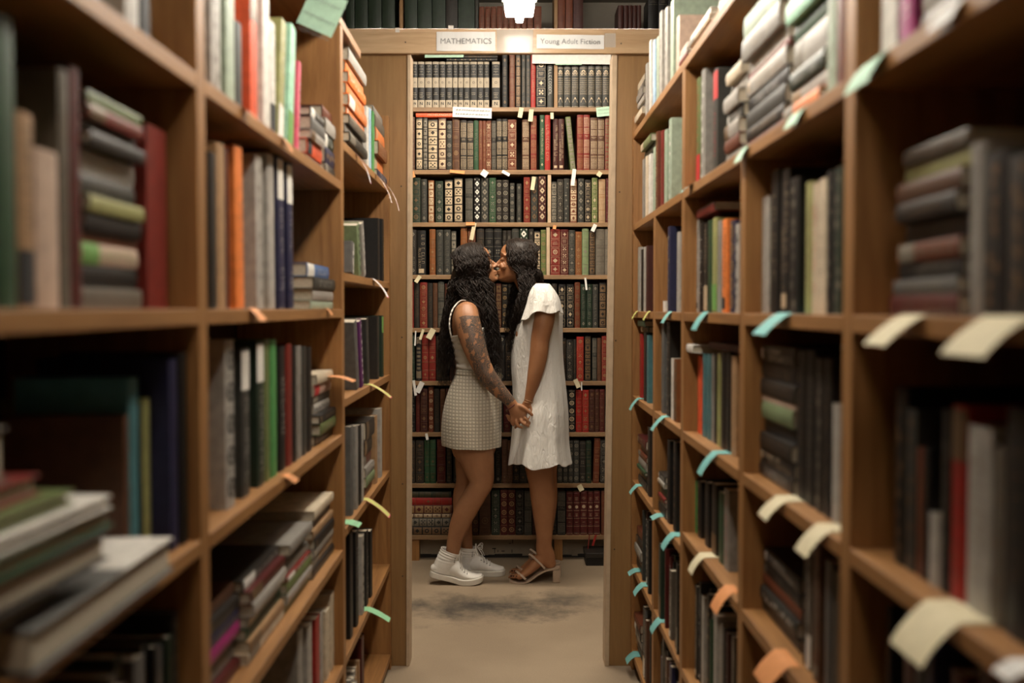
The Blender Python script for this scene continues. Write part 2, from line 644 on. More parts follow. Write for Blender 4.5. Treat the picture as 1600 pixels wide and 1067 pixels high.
RY = [3.57, 3.03, 2.53, 1.88, 1.292, 0.68, 0.05, -0.55]
RZ = {'a': 1.925, 'b': 1.600, 'c': 1.292, 'd': 0.992, 'e': 0.690, 'f': 0.385, 'g': 0.075}
ups = [(3.57, 0, 1.985), (3.03, 0, 1.28-0.0), (3.03, 1.2925, 1.58), (2.53, 0, 1.904), (1.88, 0, 1.58), (1.292, 0, 2.3), (0.68, 0, 2.3), (0.05, 0, 2.3), (-0.55, 0, 2.3)]
ups = [u for u in ups if u[0] != 3.03] + [(3.03, 0, 1.58)]
sh = []
h = UTH/2+0.0004
bays = [(RY[i+1]+h, RY[i]-h) for i in range(len(RY)-1)]
for k in 'bcdefg':
    for i, (ya, yb) in enumerate(bays):
        z = RZ[k]
        z2 = z
        if k == 'e' and i >= 2:
            z = z2 = 0.735
        if k == 'b' and i == 0:
            continue
        if k == 'b' and i == 1:
            sh.append((RY[2]+h, RY[0]-h, z, z))
            continue
        if k == 'b' and i == 3:
            continue
        if k == 'b' and i == 2:
            sh.append((RY[3]-0.58+0.002, RY[2]-h, z, z))
            continue
        sh.append((ya, yb, z, z2))
sh = [s for s in sh if not (abs(s[2]-1.6) < 1e-6 and abs(s[1]-(RY[2]-h)) < 1e-6)] + [(RY[4]+h, RY[2]-h, 1.6, 1.6)]
sh.append((RY[4]+h, RY[0]-h, 1.925, 1.925))
ups = [(y, z0, (1.579 if abs(y-3.03) < .01 or abs(y-1.88) < .01 else z1)) for (y, z0, z1) in ups]
case_r = aisle_case(1, ups, sh, 1.925, 'long pine bookcase with teal and cream shelf tags')

LY = [3.57, 2.57, 1.40, 0.72, 0.05, -0.55]
LZ3 = [1.735, 1.395, 1.066, 0.724, 0.385, 0.058]
LZ = [2.045, 1.625, 1.300, 0.978, 0.680, 0.380, 0.070]
ups = [(3.57, 0, 1.985), (2.57, 0, 2.022), (1.40, 0, 2.022), (0.72, 0, 2.022), (0.05, 0, 2.022), (-0.55, 0, 2.022)]
sh = []
for z in LZ3:
    sh.append((LY[1]+h, LY[0]-h, z, z))
for z in LZ[1:]:
    for i in range(1, 5):
        sh.append((LY[i+1]+h, LY[i]-h, z, z))
sh.append((-0.56, 2.90, 2.045, 2.045))
case_l = aisle_case(-1, ups, sh, 2.045, 'long pine bookcase with pink, orange and yellow shelf tags')

# ------------------------------------------------------------------ far bookcase
YB = 5.10
BROW = [167.5, 265.5, 347.5, 429.5, 512.5, 595.5, 675.5, 755.5, 836.5]
BZ = [at_y(797, p, YB).z for p in BROW]
BTH = 0.022
ZTOPROW = at_y(797, 84, YB).z + 0.022      # the shelf hidden behind the header board
r = empty('bookcase', (0, YB+0.1, 0))
BX0, BX1 = at_y(470, 500, YB).x, at_y(1130, 500, YB).x
zs = [ZTOPROW] + BZ
for i, z in enumerate(zs):
    mb = MB()
    mb.box((BX0, YB, z-BTH), (BX1, YB+0.24, z))
    local(mb.build('shelf', wood_old, r, bevel=0.0012))
for (px, rows) in ((470, range(0, 11)), (1130, range(0, 11)), (628.5, [0]), (868, [0, 1]), (858.2, [3]), (856.4, [4]), (612, range(1, 10)), (996, range(1, 10))):
    x = at_y(px, 500, YB).x
    for q in rows:
        if q == 10:
            continue
        if q == 0:
            z0, z1 = zs[0], zs[0]+0.34
        else:
            z0, z1 = zs[q], zs[q-1]-BTH
        w = 0.0085
        mb = MB()
        mb.box((x-w, YB+0.004, z0+0.0003), (x+w, YB+0.235, z1-0.0003))
        o = local(mb.build('divider', wood_edge if (px in (858.2, 856.4)) else wood_ply, r))
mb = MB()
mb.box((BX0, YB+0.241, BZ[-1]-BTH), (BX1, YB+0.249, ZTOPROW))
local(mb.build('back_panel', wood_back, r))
for px0, px1 in ((636, 655), (866, 879), (500, 515), (1080, 1100)):
    a, b = at_y(px0, 850, YB+0.01), at_y(px1, 850, YB+0.01)
    mb = MB()
    mb.box((a.x, YB+0.012, 0.0), (b.x, YB+0.072, BZ[-1]-BTH-0.0003))
    local(mb.build('foot_block', wood_v, r))
tag(r, 'tall aged-wood bookcase against the back wall, packed with leather-bound books', 'bookcase')
# grimy base of the wall behind the feet
mb = MB()
mb.box((-1.2, 5.185, 0.0), (1.2, 5.20, BZ[-1]-BTH-0.001))
struct(mb.build('baseboard_back', BASEM))
mb = MB()
R_ = random.Random(3)
x = -1.1
while x < 1.1:
    w_ = R_.uniform(0.02, 0.06)
    mb.box((x, 5.176, 0.0), (x+w_, 5.1849, R_.uniform(0.006, 0.018)))
    x += w_
for (px_, py_, ww, hh) in ((773, 860, 1, 8), (772, 857, 6, 1.5), (778, 861, 1, 3), (786, 861, 5, 1.2), (800, 861, 1, 5), (802, 866, 4, 1), (801, 846, 1, 6), (797, 849, 3, 1)):
    c_ = at_y(px_, py_, 5.184)
    s_ = 5.184/F
    mb.box((c_.x-ww*s_/2, 5.1835, c_.z-hh*s_/2), (c_.x+ww*s_/2, 5.1849, c_.z+hh*s_/2))
struct(mb.build('trim_back', plain('black_gap', (0.02, 0.016, 0.012), 0.9)))
# low black box on the floor
a, b = at_y(915, 858, 5.02), at_y(950, 879, 5.02)
bxr = empty('storage_box', ((a.x+b.x)/2+0.02, 5.075, 0))
mb = MB()
mb.box((-0.075, -0.07, 0.0), (0.075, 0.07, 0.040))
mb.build('box_body', M('blk'), bxr, bevel=0.002)
mb = MB()
mb.box((-0.080, -0.075, 0.0405), (0.080, 0.075, 0.066))
mb.build('box_lid', M('dk'), bxr, bevel=0.003)
tag(bxr, 'low black lidded box on the floor under the far bookcase', 'box')

# ------------------------------------------------------------------ books
def spine_y(x, w, bulge):
    t = 2*x/w
    return -bulge*max(0.0, 1-t*t)


class Orn:
    """gilt and printed decoration lying on the spine, in spine coordinates (x across, z up)"""

    def __init__(self, mb, w, h, bulge, rnd):
        self.mb, self.w, self.h, self.b, self.r = mb, w, h, bulge, rnd

    def poly(self, pts, mi=2, lift=0.0007):
        self.mb.add([(x, spine_y(x, self.w, self.b)-lift, z) for x, z in pts], [tuple(range(len(pts)))], mi)

    def bar(self, x0, x1, z0, z1, mi=2, lift=0.0007):
        n = 4 if (x1-x0) > 0.4*self.w else 1
        for i in range(n):
            a = x0+(x1-x0)*i/n
            b = x0+(x1-x0)*(i+1)/n
            self.poly([(a, z0), (b, z0), (b, z1), (a, z1)], mi, lift)

    def frame(self, x0, x1, z0, z1, t=0.0011, mi=2):
        self.bar(x0, x1, z0, z0+t, mi)
        self.bar(x0, x1, z1-t, z1, mi)
        self.bar(x0, x0+t, z0+t, z1-t, mi)
        self.bar(x1-t, x1, z0+t, z1-t, mi)

    def ring(self, cx, cz, r0, r1, mi=2, n=10, lift=0.0007):
        for i in range(n):
            a, b = 2*PI*i/n, 2*PI*(i+1)/n
            self.poly([(cx+r0*math.cos(a), cz+r0*math.sin(a)), (cx+r1*math.cos(a), cz+r1*math.sin(a)),
                       (cx+r1*math.cos(b), cz+r1*math.sin(b)), (cx+r0*math.cos(b), cz+r0*math.sin(b))][::-1], mi, lift)

    def diam(self, cx, cz, rx, rz, mi=2, lift=0.0007):
        self.poly([(cx, cz-rz), (cx+rx, cz), (cx, cz+rz), (cx-rx, cz)], mi, lift)

    def star(self, cx, cz, r, mi=2, n=6, lift=0.0007):
        pts = []
        for i in range(2*n):
            rr = r if i % 2 == 0 else r*0.4
            a = PI*i/n
            pts.append((cx+rr*math.sin(a), cz+rr*math.cos(a)))
        for i in range(2*n):
            self.poly([(cx, cz), pts[(i+1) % (2*n)], pts[i]], mi, lift)

    def vtext(self, cx, z0, z1, cw, mi=2):
        """vertical lettering suggested by small strokes"""
        z = z1
        R = self.r
        while z > z0:
            if R.random() < 0.13:
                z -= cw*0.8
                continue
            hh = cw*R.uniform(0.45, 0.8)
            k = R.random()
            self.bar(cx-cw/2, cx+cw/2, z-0.0010, z, mi)
            if k < 0.6:
                self.bar(cx-cw/2, cx-cw/2+0.0010, z-hh, z-0.001, mi)
            if k > 0.3:
                self.bar(cx+cw/2-0.0010, cx+cw/2, z-hh, z-0.001, mi)
            if k > 0.45:
                self.bar(cx-cw/2, cx+cw/2, z-hh-0.0008, z-hh, mi)
            z -= hh+cw*0.38

    def htext(self, cx, z, hw, rows, mi=2, pitch=0.006):
        for i in range(rows):
            f = self.r.uniform(0.45, 0.9)
            x = cx-hw*f
            while x < cx+hw*f:
                l = self.r.uniform(0.0012, 0.0022)
                self.bar(x, min(x+l, cx+hw*f), z-i*pitch-0.0019, z-i*pitch, mi)
                x += l+0.0008

    def flower(self, cx, cz, rx, rz, mi=2, dark=None):
        k = self.r.random()
        if k < 0.30:
            self.diam(cx, cz, rx*0.85, rz*0.85, mi)
            if dark is not None:
                self.diam(cx, cz, rx*0.35, rz*0.35, dark, 0.0010)
        elif k < 0.55:
            r = min(rx, rz)
            self.ring(cx, cz, r*0.55, r*0.9, mi)
            self.diam(cx, cz, r*0.3, r*0.3, mi)
        elif k < 0.8:
            self.star(cx, cz, min(rx, rz)*0.95, mi, 4)
        else:
            for sx in (-1, 1):
                for sz in (-1, 1):
                    self.diam(cx+sx*rx*0.5, cz+sz*rz*0.5, rx*0.38, rz*0.38, mi)


def ornament(o, pat, w, h):
    R = o.r
    hw = w*0.42
    if pat == 'plain':
        return
    if pat == 'bands':
        for t in (0.06, 0.22, 0.40, 0.60, 0.78, 0.94):
            o.bar(-w*0.49, w*0.49, h*t-0.0005, h*t+0.0008)
            o.bar(-w*0.49, w*0.49, h*t+0.0022, h*t+0.0030)
        o.htext(0, h*0.74, hw, 3)
        o.flower(0, h*0.50, hw*0.7, hw*0.8)
        o.flower(0, h*0.14, hw*0.6, hw*0.6)
    elif pat == 'sq':
        n = R.choice([5, 5, 6])
        for i in range(n):
            z0, z1 = h*(0.03+0.94*i/n)+0.003, h*(0.03+0.94*(i+1)/n)-0.003
            o.frame(-hw, hw, z0, z1)
            if i == n-2:
                o.htext(0, (z0+z1)/2+0.008, hw*0.8, 3)
            else:
                o.flower(0, (z0+z1)/2, hw*0.7, (z1-z0)*0.36)
                o.diam(0, (z0+z1)/2, hw*0.25, (z1-z0)*0.1)
    elif pat == 'sqf':
        n = R.choice([5, 6])
        for i in range(n):
            z0, z1 = h*(0.02+0.96*i/n)+0.0025, h*(0.02+0.96*(i+1)/n)-0.0025
            o.bar(-hw, hw, z0, z1)
            cz = (z0+z1)/2
            r = min(hw, (z1-z0)/2)
            k = R.random()
            if k < 0.35:
                o.ring(0, cz, r*0.30, r*0.62, 0, 10, 0.0011)
            elif k < 0.7:
                o.diam(0, cz, r*0.6, r*0.6, 0, 0.0011)
            else:
                for sx in (-0.45, 0.45):
                    for sz in (-0.45, 0.45):
                        o.diam(sx*hw, cz+sz*(z1-z0)/2, r*0.26, r*0.26, 0, 0.0011)
                o.diam(0, cz, r*0.3, r*0.3, 0, 0.0011)
    elif pat == 'lat':
        z = h*0.035
        zz = [(0.03, 0.27), (0.31, 0.55), (0.66, 0.95)]
        for a, b in zz:
            o.frame(-hw, hw, h*a, h*b)
            s = 0.0052
            nz = max(2, int((h*(b-a)-0.004)/s))
            nx = max(2, int((2*hw-0.003)/s))
            for i in range(nz):
                for j in range(nx):
                    o.diam(-hw+0.0015+(j+0.5)*(2*hw-0.003)/nx, h*a+0.002+(i+0.5)*(h*(b-a)-0.004)/nz, s*0.42, s*0.42)
        o.htext(0, h*0.63, hw, 2)
    elif pat == 'circ':
        for i in range(5):
            cz = h*(0.12+0.19*i)
            r = min(hw*0.85, h*0.08)
            o.ring(0, cz, r*0.62, r)
            o.diam(0, cz, r*0.35, r*0.35)
            o.bar(-hw, hw, cz+h*0.09, cz+h*0.09+0.0012)
    elif pat == 'med':
        for t in (0.03, 0.2, 0.38, 0.56, 0.74, 0.95):
            o.bar(-w*0.48, w*0.48, h*t, h*t+0.0016)
        r = hw*0.75
        o.ring(0, h*0.65, 0, r*0.8, 2, 10)
        o.htext(0, h*0.50, hw*0.8, 3)
        o.htext(0, h*0.87, hw*0.8, 3)
        o.htext(0, h*0.30, hw*0.7, 1)
    elif pat == 'diam':
        for i in range(5):
            cz = h*(0.13+0.185*i)
            o.diam(0, cz, hw*0.8, min(hw*1.0, h*0.075))
            o.diam(0, cz, hw*0.3, hw*0.3, 0, 0.0011)
            for sx in (-1, 1):
                o.diam(sx*hw*0.75, cz+h*0.09, hw*0.22, hw*0.3)
    elif pat == 'text':
        o.vtext(0, h*0.27, h*0.76, w*0.40)
        o.diam(0, h*0.10, hw*0.55, hw*0.8)
        o.diam(0, h*0.10, hw*0.2, hw*0.3, 0, 0.0011)
        o.diam(0, h*0.90, hw*0.55, hw*0.8)
        o.diam(0, h*0.90, hw*0.2, hw*0.3, 0, 0.0011)
        o.htext(0, h*0.22, hw*0.7, 1)
    elif pat == 'title':
        o.vtext(0, h*0.2, h*0.82, w*0.5)
    elif pat == 'title2':
        if w > 0.024:
            o.vtext(w*0.2, h*0.25, h*0.9, w*0.32)
            o.vtext(-w*0.2, h*0.18, h*0.6, w*0.22)
        else:
            o.vtext(0, h*0.35, h*0.92, w*0.42)
        o.bar(-w*0.3, w*0.3, h*0.04, h*0.04+w*0.5)
    elif pat == 'block':
        o.bar(-w*0.495, w*0.495, h*0.02, h*0.30)
        o.vtext(0, h*0.38, h*0.92, w*0.45)
    elif pat == 'blockt':
        o.bar(-w*0.495, w*0.495, h*0.72, h*0.98)
        o.vtext(0, h*0.14, h*0.66, w*0.42)
    elif pat == 'blobs':
        for i in range(9):
            o.star(R.uniform(-0.18, 0.18)*w, h*(0.09+0.1*i)+R.uniform(-.006, .006), min(w*R.uniform(0.14, 0.30), 0.0105), 2, 5)
    elif pat == 'chev':
        for i in range(5):
            z = h*(0.04+0.035*i)
            for s in (-1, 1):
                o.poly([(0, z), (s*hw, z+0.008), (s*hw, z+0.011), (0, z+0.003)][::(1 if s > 0 else -1)])
            z = h*(0.84+0.03*i)
            for s in (-1, 1):
                o.poly([(0, z+0.006), (s*hw, z-0.002), (s*hw, z+0.001), (0, z+0.009)][::(1 if s > 0 else -1)])
        for i in range(6):
            o.bar(-hw*0.8, hw*0.8, h*(0.27+0.09*i), h*(0.27+0.09*i)+0.0022)
            o.bar(-hw*0.8, hw*0.8, h*(0.30+0.09*i), h*(0.30+0.09*i)+0.0012)
    elif pat == 'nser':
        for a, b in ((0.0, 0.165), (0.43, 0.655), (0.94, 1.0)):
            o.bar(-w*0.485, w*0.485, h*a+0.0008, h*b-0.0008)
        # the letter N on the lowest panel
        n = min(w*0.22, 0.0085)
        cz = h*0.085
        o.poly([(-n, cz-n), (-n*0.55, cz-n), (-n*0.55, cz+n), (-n, cz+n)], 0, 0.0013)
        o.poly([(n*0.55, cz-n), (n, cz-n), (n, cz+n), (n*0.55, cz+n)], 0, 0.0013)
        o.poly([(-n, cz+n), (n*0.5, cz-n), (n, cz-n), (-n*0.5, cz+n)], 0, 0.0013)
        o.ring(0, h*0.545, w*0.12, w*0.17, 0, 8, 0.0013)
        o.htext(0, h*0.32, w*0.4, R.choice([2, 3, 3, 4]), 2, 0.008)
        for q in range(2):
            o.htext(0, h*(0.91-0.12*q), w*0.33, 1, 2)
            o.bar(-0.0012, 0.0012, h*(0.875-0.12*q), h*(0.875-0.12*q)+0.0022)
            o.bar(-w*0.36, w*0.36, h*(0.835-0.12*q), h*(0.835-0.12*q)+0.0012)
    elif pat == 'grn':
        o.poly([(-hw*0.8, h*0.955), (0, h*0.93), (hw*0.8, h*0.955)])
        o.bar(-w*0.47, w*0.47, h*0.875, h*0.875+0.0012)
        for (x, z, r_) in ((0, 0.80, 0.55), (-0.5, 0.765, 0.45), (0.5, 0.765, 0.45)):
            o.ring(x*hw, h*z, r_*hw*0.4, r_*hw)
        o.bar(-hw*0.9, hw*0.9, h*0.715, h*0.722)
        for i in range(9):
            o.bar(-w*0.47, w*0.47, h*(0.30+0.043*i), h*(0.30+0.043*i)+0.0013)
        k = R.random()
        o.poly([(-hw*0.85, h*0.115), (hw*0.85, h*0.115), (0, h*0.24)])
        o.diam(0, h*0.15, hw*0.4, h*0.03, 0, 0.0011)
        for t in (0.02, 0.055):
            o.bar(-w*0.47, w*0.47, h*t, h*t+0.0013)
    elif pat == 'vol':
        for t in (0.97, 0.955, 0.86):
            o.bar(-w*0.45, w*0.45, h*t, h*t+0.0014)
        o.htext(0, h*0.93, hw*0.8, 2)
        o.bar(-w*0.45, w*0.45, h*0.02, h*0.02+0.0012)
    elif pat == 'oval':
        o.ring(0, h*0.33, w*0.22, w*0.30, 2, 14)
        o.frame(-hw, hw, h*0.82, h*0.95)
        o.flower(0, h*0.33, w*0.18, w*0.18)
        o.frame(-hw, hw, h*0.04, h*0.18)
        for t in (0.78, 0.74, 0.50, 0.46):
            o.bar(-hw, hw, h*t, h*t+0.0012)
        o.htext(0, h*0.66, hw, 3)


def book_mesh(name, w, h, d, ck, pat='plain', gk='g', seed=0, leather=True, pages_in=True):
    rnd = random.Random(seed*7919+13)
    mb = MB()
    bulge = min(0.004, w*0.14) if leather else min(0.0022, w*0.08)
    t = 0.0024 if leather else 0.0016
    if w < 0.010:
        t = 0.0008
    ns = 6
    hw = w/2
    # spine shell
    outer = [(-hw+w*i/ns) for i in range(ns+1)]
    vs = []
    for x in outer:
        y = spine_y(x, w, bulge)
        vs += [(x, y, 0), (x, y, h), (x*0.97, y+t, 0), (x*0.97, y+t, h)]
    fs = []
    for i in range(ns):
        a, b = 4*i, 4*i+4
        fs += [(a, b, b+1, a+1), (a+2, a+3, b+3, b+2), (a+1, b+1, b+3, a+3), (a, a+2, b+2, b)]
    mb.add(vs, fs, 0)
    # boards
    mb.box((-hw, 0.0, 0), (-hw+t, d, h), 0)
    mb.box((hw-t, 0.0, 0), (hw, d, h), 0)
    if leather and w > 0.012:
        for f in (0.055, 0.235, 0.415, 0.595, 0.775, 0.955)[0:6]:
            zc = h*f
            vs = []
            for x in outer:
                y = spine_y(x, w, bulge)
                for dz, dy in ((-0.0024, 0.0002), (-0.0012, -0.0009), (0.0012, -0.0009), (0.0024, 0.0002)):
                    vs.append((x*0.985, y+dy, zc+dz))
            fs = []
            for i in range(ns):
                for k in range(3):
                    a = 4*i+k
                    fs.append((a, a+4, a+5, a+1))
            mb.add(vs, fs, 0) if pat not in ('nser', 'vol', 'title', 'title2', 'block', 'blockt', 'plain') else None
    if pages_in:
        mb.box((-hw+t, t, 0.003), (hw-t, d-0.003, h-0.003), 1)
    orn = Orn(mb, w, h, bulge, rnd)
    ornament(orn, pat, w, h)
    me = bpy.data.meshes.new(name)
    me.from_pydata(mb.v, [], mb.f)
    for mm in (M(ck), pages_dk if leather else pages, GK[gk]):
        me.materials.append(mm)
    me.polygons.foreach_set('material_index', mb.m)
    me.update()
    return me


def book(name, loc, rot, w, h, d, ck, pat, gk, seed, label, group, leather=True, child=False):
    me = book_mesh(name, w, h, d, ck, pat, gk, seed, leather, not child)
    o = bpy.data.objects.new(name, me)
    COL.objects.link(o)
    o.location = loc
    o.rotation_euler = rot
    if child:
        t = 0.0024 if leather else 0.0016
        if w < 0.010:
            t = 0.0008
        mb = MB()
        mb.box((-w/2+t, t, 0.003), (w/2-t, d-0.003, h-0.003))
        mb.build('page_block', pages_dk if leather else pages, o)
    tag(o, label, 'book', group)
    return o


ORD = ['first', 'second', 'third', 'fourth', 'fifth', 'sixth', 'seventh', 'eighth', 'ninth', 'tenth', 'eleventh', 'twelfth', 'thirteenth', 'fourteenth',
       'fifteenth', 'sixteenth', 'seventeenth', 'eighteenth', 'nineteenth', 'twentieth', 'twenty-first', 'twenty-second', 'twenty-third', 'twenty-fourth',
       'twenty-fifth', 'twenty-sixth', 'twenty-seventh', 'twenty-eighth', 'twenty-ninth', 'thirtieth', 'thirty-first', 'thirty-second', 'thirty-third', 'thirty-fourth', 'thirty-fifth']
ORD += ['%s from the end' % q for q in ORD]
PATN = {'bands': 'gilt-banded', 'sq': 'gilt-panelled', 'sqf': 'square-panelled', 'lat': 'lattice-tooled', 'circ': 'circle-tooled', 'med': 'medallion-stamped',
        'diam': 'diamond-tooled', 'text': 'gilt-lettered', 'title': 'plainly lettered', 'title2': 'gilt-titled', 'chev': 'chevron-striped', 'nser': 'cream-banded black', 'grn': 'crown-stamped',
        'vol': 'tall', 'plain': 'plain', 'oval': 'oval-stamped', 'block': 'two-tone', 'blockt': 'two-tone', 'blobs': 'speckled'}

# rows of the far bookcase: (x0, x1, top, colour, pattern, tooling[, lean])  photo columns of each spine
B = {}
ns_e = [641, 644.3, 652.8, 663.9, 675.7, 686.3, 696.5, 707.3, 715.6, 724.3, 734.3, 745.8, 756, 764.8]
B[1] = [(ns_e[i]+.2, ns_e[i+1]-.4, 96.5, 'blk', 'nser', 'c') for i in range(13)]
B[1] += [(768.7, 781, 96.5, 'blk', 'nser', 'c'), (784.6, 793, 86, 'blk', 'text', 'd'), (796, 804.5, 85, 'rbr', 'lat', 'd'), (806, 813.5, 85.5, 'dk', 'sqf', 'd'),
         (815, 821, 86, 'dgr', 'text', 'd'), (821.8, 828.6, 86, 'dgr', 'text', 'd'), (829.3, 836.8, 84, 'brd', 'title', 'g'), (838, 853, 92, 'blk', 'sq', 'p'),
         (855, 864, 92, 'dgr', 'title', 'w')]
ge = [(871, 880.3), (881.2, 892), (893, 904), (905.2, 917.8), (918.6, 929.5), (930.3, 940.9), (941.5, 951.8), (952.6, 962.5)]
B[1] += [(a, b, 98, 'dgr', 'grn', 'p') for a, b in ge]
B[2] = [(641, 648.2, 183, 'brn', 'bands', 's'), (650, 660.5, 184, 'blk', 'sqf', 'p'), (661.3, 668, 184, 'dk', 'sqf', 's'), (668.6, 684.3, 187, 'dk', 'sqf', 'p'), (685.2, 697.2, 184.5, 'mar', 'sqf', 'p'),
        (697.7, 706.3, 189, 'dgr', 'circ', 's'), (706.9, 718.3, 185, 'brn', 'oval', 'g'), (719.4, 729.2, 188, 'dk', 'lat', 'p'), (729.8, 739.8, 189, 'dk', 'lat', 'p'), (740.2, 747.8, 188, 'gn', 'title', 's'),
        (748.2, 753.8, 188, 'rbr', 'title', 'g'), (754.1, 759.4, 188, 'rbr', 'title', 'g'), (759.7, 767.3, 188, 'rbr', 'sq', 'p'), (768, 775.2, 189, 'dk', 'lat', 's'), (776, 784.2, 186, 'blk', 'lat', 'p'),
        (784.6, 793, 186, 'blk', 'lat', 'p'), (793.6, 807, 187, 'rbr', 'sq', 'p'), (815.8, 827, 187, 'brn', 'lat', 'p'), (829, 838.4, 181, 'red', 'lat', 'g'), (843.5, 850.6, 180, 'gn', 'text', 'p'),
        (851.2, 859.8, 180, 'brd', 'title', 'p'), (864, 872.2, 186, 'mar', 'title2', 'p'), (872.6, 881.2, 186, 'mar', 'title2', 'p'), (891.5, 899.5, 182.5, 'ogn', 'sqf', 's', -0.10), (901.6, 911.2, 179.5, 'red', 'lat', 'g'),
        (911.6, 921.2, 179.5, 'red', 'lat', 'p'), (922.2, 933.4, 184, 'brn', 'lat', 'p'), (933.8, 944.2, 184, 'brn', 'lat', 'p'), (945.2, 952.4, 181, 'red', 'sqf', 'd'), (953, 962, 181, 'dred', 'sq', 'g')]
B[3] = [(643.2, 657.2, 278, 'dgn', 'sq', 'd'), (658, 667.3, 280, 'dgr', 'text', 's'), (669.5, 678.2, 282, 'obr', 'sqf', 'p'), (680.6, 692.4, 283, 'dgn', 'sq', 's'), (694.9, 707.7, 281, 'blk', 'sqf', 'p'),
        (709.6, 723.2, 278, 'dk', 'sqf', 'p'), (727, 739, 279, 'dgr', 'lat', 's'), (740.5, 750.7, 278, 'blk', 'diam', 'w'), (751.8, 763.2, 278, 'dgr', 'diam', 's'), (764.5, 774.8, 278, 'gn', 'sq', 's'),
        (775.3, 784.3, 281, 'dk', 'circ', 's'), (784.8, 794.8, 281, 'dk', 'circ', 's'), (796.7, 803.9, 286, 'dgr', 'circ', 's'), (807.5, 814.6, 287, 'dgr', 'text', 's'), (818.2, 828.2, 277, 'red', 'sq', 'g'),
        (829.6, 840.2, 276, 'dgr', 'diam', 'd'), (841.2, 853.2, 275, 'mar', 'diam', 'p'), (861.6, 869.8, 284, 'dgr', 'sqf', 's'), (870.5, 880.2, 280, 'dk', 'sq', 's'), (881, 889.6, 279, 'dgr', 'blobs', 's'),
        (890.8, 901.2, 280, 'rbr', 'sqf', 'p'), (902.8, 912.4, 279, 'dgr', 'diam', 's'), (914, 923.2, 281, 'dk', 'sq', 'p'), (924.6, 933.5, 278, 'ogn', 'sq', 'p'), (935.2, 945.6, 280, 'tan', 'lat', 'p'), (946.6, 955.6, 279, 'dred', 'bands', 's')]
B[4] = [(641, 650.8, 359, 'dk', 'text', 's'), (651.6, 665.4, 360, 'blk', 'title2', 'p'), (671.3, 680.6, 358, 'obr', 'bands', 'g'), (682, 692.8, 359, 'dgr', 'text', 's'), (693.6, 704.2, 359, 'dgr', 'text', 's'),
        (705.2, 713, 361, 'dgr', 'sqf', 's'), (719.8, 730.4, 354, 'obr', 'bands', 'g'), (731.6, 743, 357, 'rbr', 'sq', 'p'), (744.8, 756.6, 357, 'dk', 'bands', 'd'), (758, 770.8, 357, 'blk', 'bands', 's'),
        (771.8, 784, 357, 'blk', 'bands', 's'), (785.4, 791.8, 360, 'dk', 'med', 's'), (792.2, 799, 360, 'dk', 'med', 's'), (799.8, 810.8, 357, 'dgr', 'bands', 's'), (811.8, 825, 356, 'dgn', 'diam', 'w'),
        (826, 834, 357, 'dk', 'text', 's'), (834.5, 844.2, 361, 'blk', 'sqf', 'p'), (845, 853, 359, 'ogn', 'circ', 'g'), (859.8, 875.2, 358, 'red', 'sq', 'p'), (875.8, 888.2, 358.5, 'dred', 'sq', 'p'),
        (888.8, 898.2, 359.5, 'dgr', 'sq', 's'), (899, 909, 362, 'obr', 'sq', 'g'), (909.4, 919.6, 357, 'lgn', 'bands', 's'), (920.6, 929.8, 361, 'dk', 'sqf', 'd'), (930.6, 944.6, 358, 'gbr', 'lat', 's'), (945, 957.5, 358, 'gbr', 'lat', 's')]
B[5] = [(640, 646.6, 441, 'red', 'title', 'g'), (647.4, 655.6, 442, 'dk', 'title', 'd'), (656.2, 667.8, 441, 'red', 'sq', 'g'), (668.2, 676.2, 442, 'dk', 'title', 'd'), (676.8, 683.8, 442, 'brn', 'title', 'd'),
        (684.4, 694.2, 440, 'dgr', 'lat', 's'), (695, 703, 443, 'mar', 'sq', 'd'), (704, 713, 442, 'dk', 'bands', 'd'), (714, 724, 442, 'mar', 'bands', 'd'), (725, 736, 444, 'dk', 'sq', 'd'),
        (737, 747, 442, 'brn', 'bands', 'd'), (748, 757, 445, 'dk', 'circ', 'd'), (758, 766, 444, 'mar', 'sq', 'd'), (767, 774, 443, 'dk', 'lat', 'd'), (775, 783.4, 443, 'mar', 'sqf', 'd'),
        (784.6, 793, 444, 'dk', 'circ', 'g'), (794, 803, 444, 'blk', 'bands', 'd'), (804, 814, 443, 'dk', 'sq', 'd'), (815, 826, 444, 'blk', 'bands', 's'), (827, 838, 444, 'dgr', 'sq', 's'),
        (839, 849, 443, 'mar', 'bands', 'g'), (850, 861, 444, 'dk', 'bands', 'd'), (862, 870.2, 443, 'dk', 'bands', 'd'), (872.6, 883.6, 444, 'blk', 'sq', 'p'), (885.4, 896.4, 444, 'blk', 'sq', 'p'), (897.8, 906.2, 441, 'rbr', 'circ', 'd'),
        (907.2, 915.8, 444, 'dgn', 'text', 's'), (916.4, 925.2, 444, 'dgn', 'text', 's'), (925.8, 934.4, 444, 'dgr', 'text', 's'), (936.2, 946.8, 442, 'blk', 'sqf', 'd'), (948, 957, 443, 'blk', 'plain', 's')]
